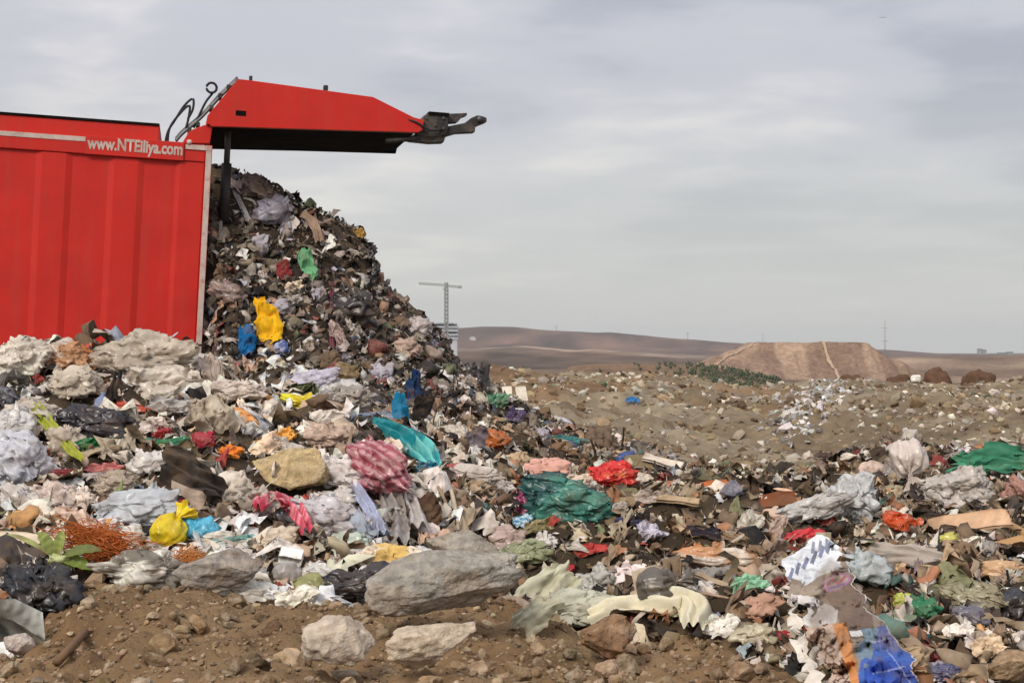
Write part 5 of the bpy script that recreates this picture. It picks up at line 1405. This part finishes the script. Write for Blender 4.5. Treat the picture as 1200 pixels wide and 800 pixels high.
loose(ZH * (tn[:, 1] < .2), 140, .15, [('pale', (206, 196, 186)), ('lilac grey', (168, 162, 170)), ('grey brown', (148, 132, 116)), ('brown', (108, 90, 74)), ('dark grey', (62, 57, 56))], 'tall heap', 63, dens=0)
FT = np.array(FOOT)
def scatter(name, weight, count, kinds, sizes, palette, mat, label, cat, seed, tilt=.6, hi=lambda D: D < 0, dens=1.3, sink=.1, pal_w=None, light=None, tones=.18, avoid=1.0):
    rng = np.random.default_rng(seed)
    w = weight * tarea / np.maximum(tc_[:, 1], 3) ** dens; w = w / w.sum()
    ti = rng.choice(len(T3), count, p=w)
    a, b = rng.uniform(size=count), rng.uniform(size=count); f = a + b > 1; a[f] = 1 - a[f]; b[f] = 1 - b[f]
    P = GV[T3[ti, 0]] + e1[ti] * a[:, None] + e2[ti] * b[:, None]
    N = tn[ti]
    med, sig, mx = sizes(P[:, 1]) if callable(sizes) else sizes
    S = np.minimum(np.exp(rng.normal(size=count) * sig) * med, mx)
    if avoid and len(FT):
        keep = np.ones(count, bool)
        for x, y, z, r in FT:
            dy = P[:, 1] - y
            d2 = (P[:, 0] - x) ** 2 + (np.where(dy < 0, .40, 1.1) * dy) ** 2 + (P[:, 2] - z) ** 2
            keep &= d2 > (r * .50 * avoid + .20 * S) ** 2
        P, N, S = P[keep], N[keep], S[keep]; count = len(P)
    pal = np.array([lin(c) for c in palette])
    pw = np.ones(len(pal)) if pal_w is None else np.array(pal_w, float)
    ci = rng.choice(len(pal), count, p=pw / pw.sum())
    C = pal[ci] * (1 + tones * rng.normal(size=(count, 1))) * (1 + .03 * rng.normal(size=(count, 3)))
    C = np.clip(C, .006, .82)
    N = N + tilt * rng.normal(size=(count, 3)); N /= np.linalg.norm(N, axis=1)[:, None]
    t = rng.normal(size=(count, 3)); t -= N * (t * N).sum(1)[:, None]; t /= np.linalg.norm(t, axis=1)[:, None]
    B = np.cross(N, t)
    kn = [k for k, _ in kinds]; kp = np.array([q for _, q in kinds], float); kp /= kp.sum()
    ki = rng.choice(len(kn), count, p=kp); hf = (S * F / P[:, 1] > 26) & (P[:, 1] < 25); var = rng.integers(0, 14, count)
    Vs, Fs, Cs, o = [], [], [], 0
    for k, nm in enumerate(kn):
        for h in (0, 1):
            tpl = templates(nm, h)
            for v in range(14):
                m = np.where((ki == k) & (hf == bool(h)) & (var == v))[0]
                if not len(m): continue
                TV, TF = tpl[v]
                X = TV * np.ones(3)
                W = P[m][:, None, :] + N[m][:, None, :] * (S[m] * sink)[:, None, None] + S[m][:, None, None] * (X[None, :, 0:1] * t[m][:, None, :] + X[None, :, 1:2] * B[m][:, None, :] + X[None, :, 2:3] * N[m][:, None, :])
                Vs.append(W.reshape(-1, 3)); nv = len(TV)
                Fs.append((TF[None] + (np.arange(len(m)) * nv)[:, None, None]).reshape(-1, 3) + o); o += nv * len(m)
                Cs.append(np.repeat(C[m], nv, axis=0))
    me = mesh(name, np.vstack(Vs), np.vstack(Fs), np.vstack(Cs), smooth=(mat not in ('stone', 'rubble')))
    return obj(name, me, M[mat], None, label, cat, kind='stuff')
heap_pal = [(44, 38, 34), (78, 68, 60), (108, 95, 82), (140, 126, 112), (172, 160, 148), (212, 204, 196), (124, 72, 62), (96, 100, 74), (76, 84, 98), (30, 27, 26), (160, 128, 102), (186, 182, 192)]
heap_w = [4.5, 6, 6.5, 6, 5.5, 4, 1.3, .9, .8, 2.5, 2.4, 1]
scatter('heap_litter', ZH, 19500, [('scrap', 5.5), ('chunk', 1.8), ('strip', 3.2), ('stick', .5)], lambda D: (.090, .5, .27), heap_pal, 'shred', 'dark mass of shredded household rubbish spilling from the container', 'litter', 1, tilt=.72, pal_w=heap_w, avoid=.55)
left_pal = [(218, 208, 194), (198, 184, 166), (228, 222, 214), (176, 156, 134), (146, 120, 94), (104, 84, 66), (64, 54, 48), (208, 176, 154), (164, 66, 58), (196, 148, 96), (122, 128, 92), (154, 162, 172), (40, 36, 36)]
left_w = [6.5, 6, 6, 4, 3.2, 3, 2.4, 2, .6, 1, .7, 1, 2]
scatter('heap_litter', ZL, 16000, [('bottle', .12), ('scrap', 7), ('chunk', 1.2), ('strip', 1.8), ('stick', .4)], lambda D: (.030 + .0050 * D, .6, .22), left_pal, 'litter', 'pale loose litter filling the gaps of the left heap', 'litter', 2, tilt=.95, pal_w=left_w, hi=lambda D: D < 7.5, dens=2.1)
right_pal = [(152, 132, 108), (124, 102, 80), (178, 162, 140), (208, 198, 184), (94, 78, 62), (62, 52, 45), (164, 114, 84), (114, 112, 82), (192, 186, 180), (134, 62, 56), (84, 112, 102), (40, 35, 33), (190, 160, 130)]
right_w = [6.5, 6, 6, 5, 4.5, 3, 2, 1.2, 2, .6, .5, 2.4, 2]
scatter('field_litter', ZR, 23000, [('bottle', .12), ('scrap', 6), ('chunk', 1), ('strip', 2.6), ('stick', 1.6)], lambda D: (.026 + .0040 * D, .6, .17), right_pal, 'litter', 'brown and pale litter strewn thickly over the right field', 'litter', 3, tilt=1.0, pal_w=right_w, hi=lambda D: D < 7.0, dens=2.1)
scatter('crumb_litter', TG * (1 - ZH), 13000, [('scrap', 3), ('strip', 2), ('stick', 1)], lambda D: (.018 + .0042 * D, .45, .11), left_pal, 'litter', 'small crumbs and shreds of waste lying in the gaps', 'litter', 9, tilt=.9, pal_w=left_w, dens=2.0, avoid=.12)
soil_pal = [(150, 125, 97), (140, 114, 86), (160, 136, 108), (172, 152, 126), (126, 102, 78), (152, 130, 104)]
scatter('gravel', ZB, 1100, [('stone', 1)], lambda D: (.022, .55, .09), soil_pal, 'stone', 'rounded clods and stones lying on the dirt berm', 'gravel', 4, tilt=.4, hi=lambda D: D < 0, sink=.2, dens=1.0)
scatter('gravel', ZB, 7500, [('pebble', 1)], lambda D: (.0075, .5, .03), soil_pal, 'stone', 'fine crumbs of earth strewn over the dirt berm', 'gravel', 14, tilt=.4, sink=.2, dens=1.0)
mid_pal = [(164, 150, 128), (146, 128, 102), (188, 178, 162), (128, 108, 84), (206, 198, 186), (108, 90, 72), (152, 142, 130), (98, 104, 80)]
scatter('rubble', ZM * sstep(12, 20, tc_[:, 1]) * (.22 + sstep(-.1, .5, fbm(tc_[:, :2] * .35, 3, 71))) * (.25 + sstep(-.2, .5, fbm(tc_[:, :2] * 1.3, 3, 72))), 17000, [('pebble', 6), ('scrap', 1.6), ('stick', .6)], lambda D: (.050 + .0014 * D, .5, .4), mid_pal, 'rubble', 'grey brown rubble and scraps covering the slope behind the field', 'rubble', 5, tilt=.5, dens=1.2, pal_w=[5, 6, 4, 5, 1.6, 3, 3, .7])
spill = ZM * np.exp(-((TPXS - (985 - (tc_[:, 1] - 50) * -2.2)) / 28) ** 2) * sstep(22, 28, tc_[:, 1])
scatter('rubble', spill, 2600, [('pebble', 4), ('scrap', 2)], lambda D: (.09, .45, .35), [(186, 182, 178), (160, 156, 152), (208, 204, 200), (140, 132, 124)], 'rubble', 'pale grey rubble spill running down the slope', 'rubble', 6, tilt=.5)
scatter('gravel', ZM * sstep(26, 16, tc_[:, 1]), 4500, [('pebble', 4), ('scrap', 1)], lambda D: (.035, .6, .22), mid_pal, 'rubble', 'scattered small stones on bare ground behind the field', 'gravel', 7, tilt=.4)
# young crop on the bank: rows of tufts
def crops():
    rng = np.random.default_rng(8); T, Ft = template('tuft', rng, 0); Vs, Fs, Cs, o = [], [], [], 0
    for r in range(15):
        D = 91 + r * 1.05
        xs = np.arange((700 - 600) / F * D, (925 - 600) / F * D, .17) + rng.normal(size=1) * .1
        zs = height(xs, np.full(len(xs), D)); pxs = 600 + F * xs / D
        for x, z, q in zip(xs, zs, pxs):
            if rng.uniform() < .12 or rng.uniform() > .08 + .92 * sstep(760, 850, np.array([q]))[0]: continue
            s = rng.uniform(.26, .46); Vs.append(T * s + np.array([x, D + rng.normal() * .1, z - .03])); Fs.append(Ft + o); o += len(T)
            Cs.append(np.tile(np.clip(lin((84, 94, 70)) * rng.uniform(.7, 1.25), 0, 1), (len(T), 1)))
    obj('crop_rows', mesh('crop_rows', np.vstack(Vs), np.vstack(Fs), np.vstack(Cs)), M['leaf'], None, 'rows of dark green young plants on bank behind ridge', 'crop', kind='stuff')
crops()

# ------------------------------------------------------------------ haze in the air
hm = bpy.data.materials.new('haze'); hm.use_nodes = True
hn = hm.node_tree.nodes; hn.clear()
pv = hn.new('ShaderNodeVolumePrincipled'); pv.inputs['Color'].default_value = (.93, .95, .98, 1); pv.inputs['Density'].default_value = .00013
pv.inputs['Anisotropy'].default_value = .2
ho = hn.new('ShaderNodeOutputMaterial'); hm.node_tree.links.new(pv.outputs[0], ho.inputs['Volume'])
zmin = float(GV[:, 2].min()) - 1.0
box('haze', -5200, 5200, -5200, 5200, zmin, 60.0, hm, kind='stuff')

#print('TRIS', sum(len(o.data.loops) - 2 * len(o.data.polygons) for o in bpy.data.objects if o.type == 'MESH'))
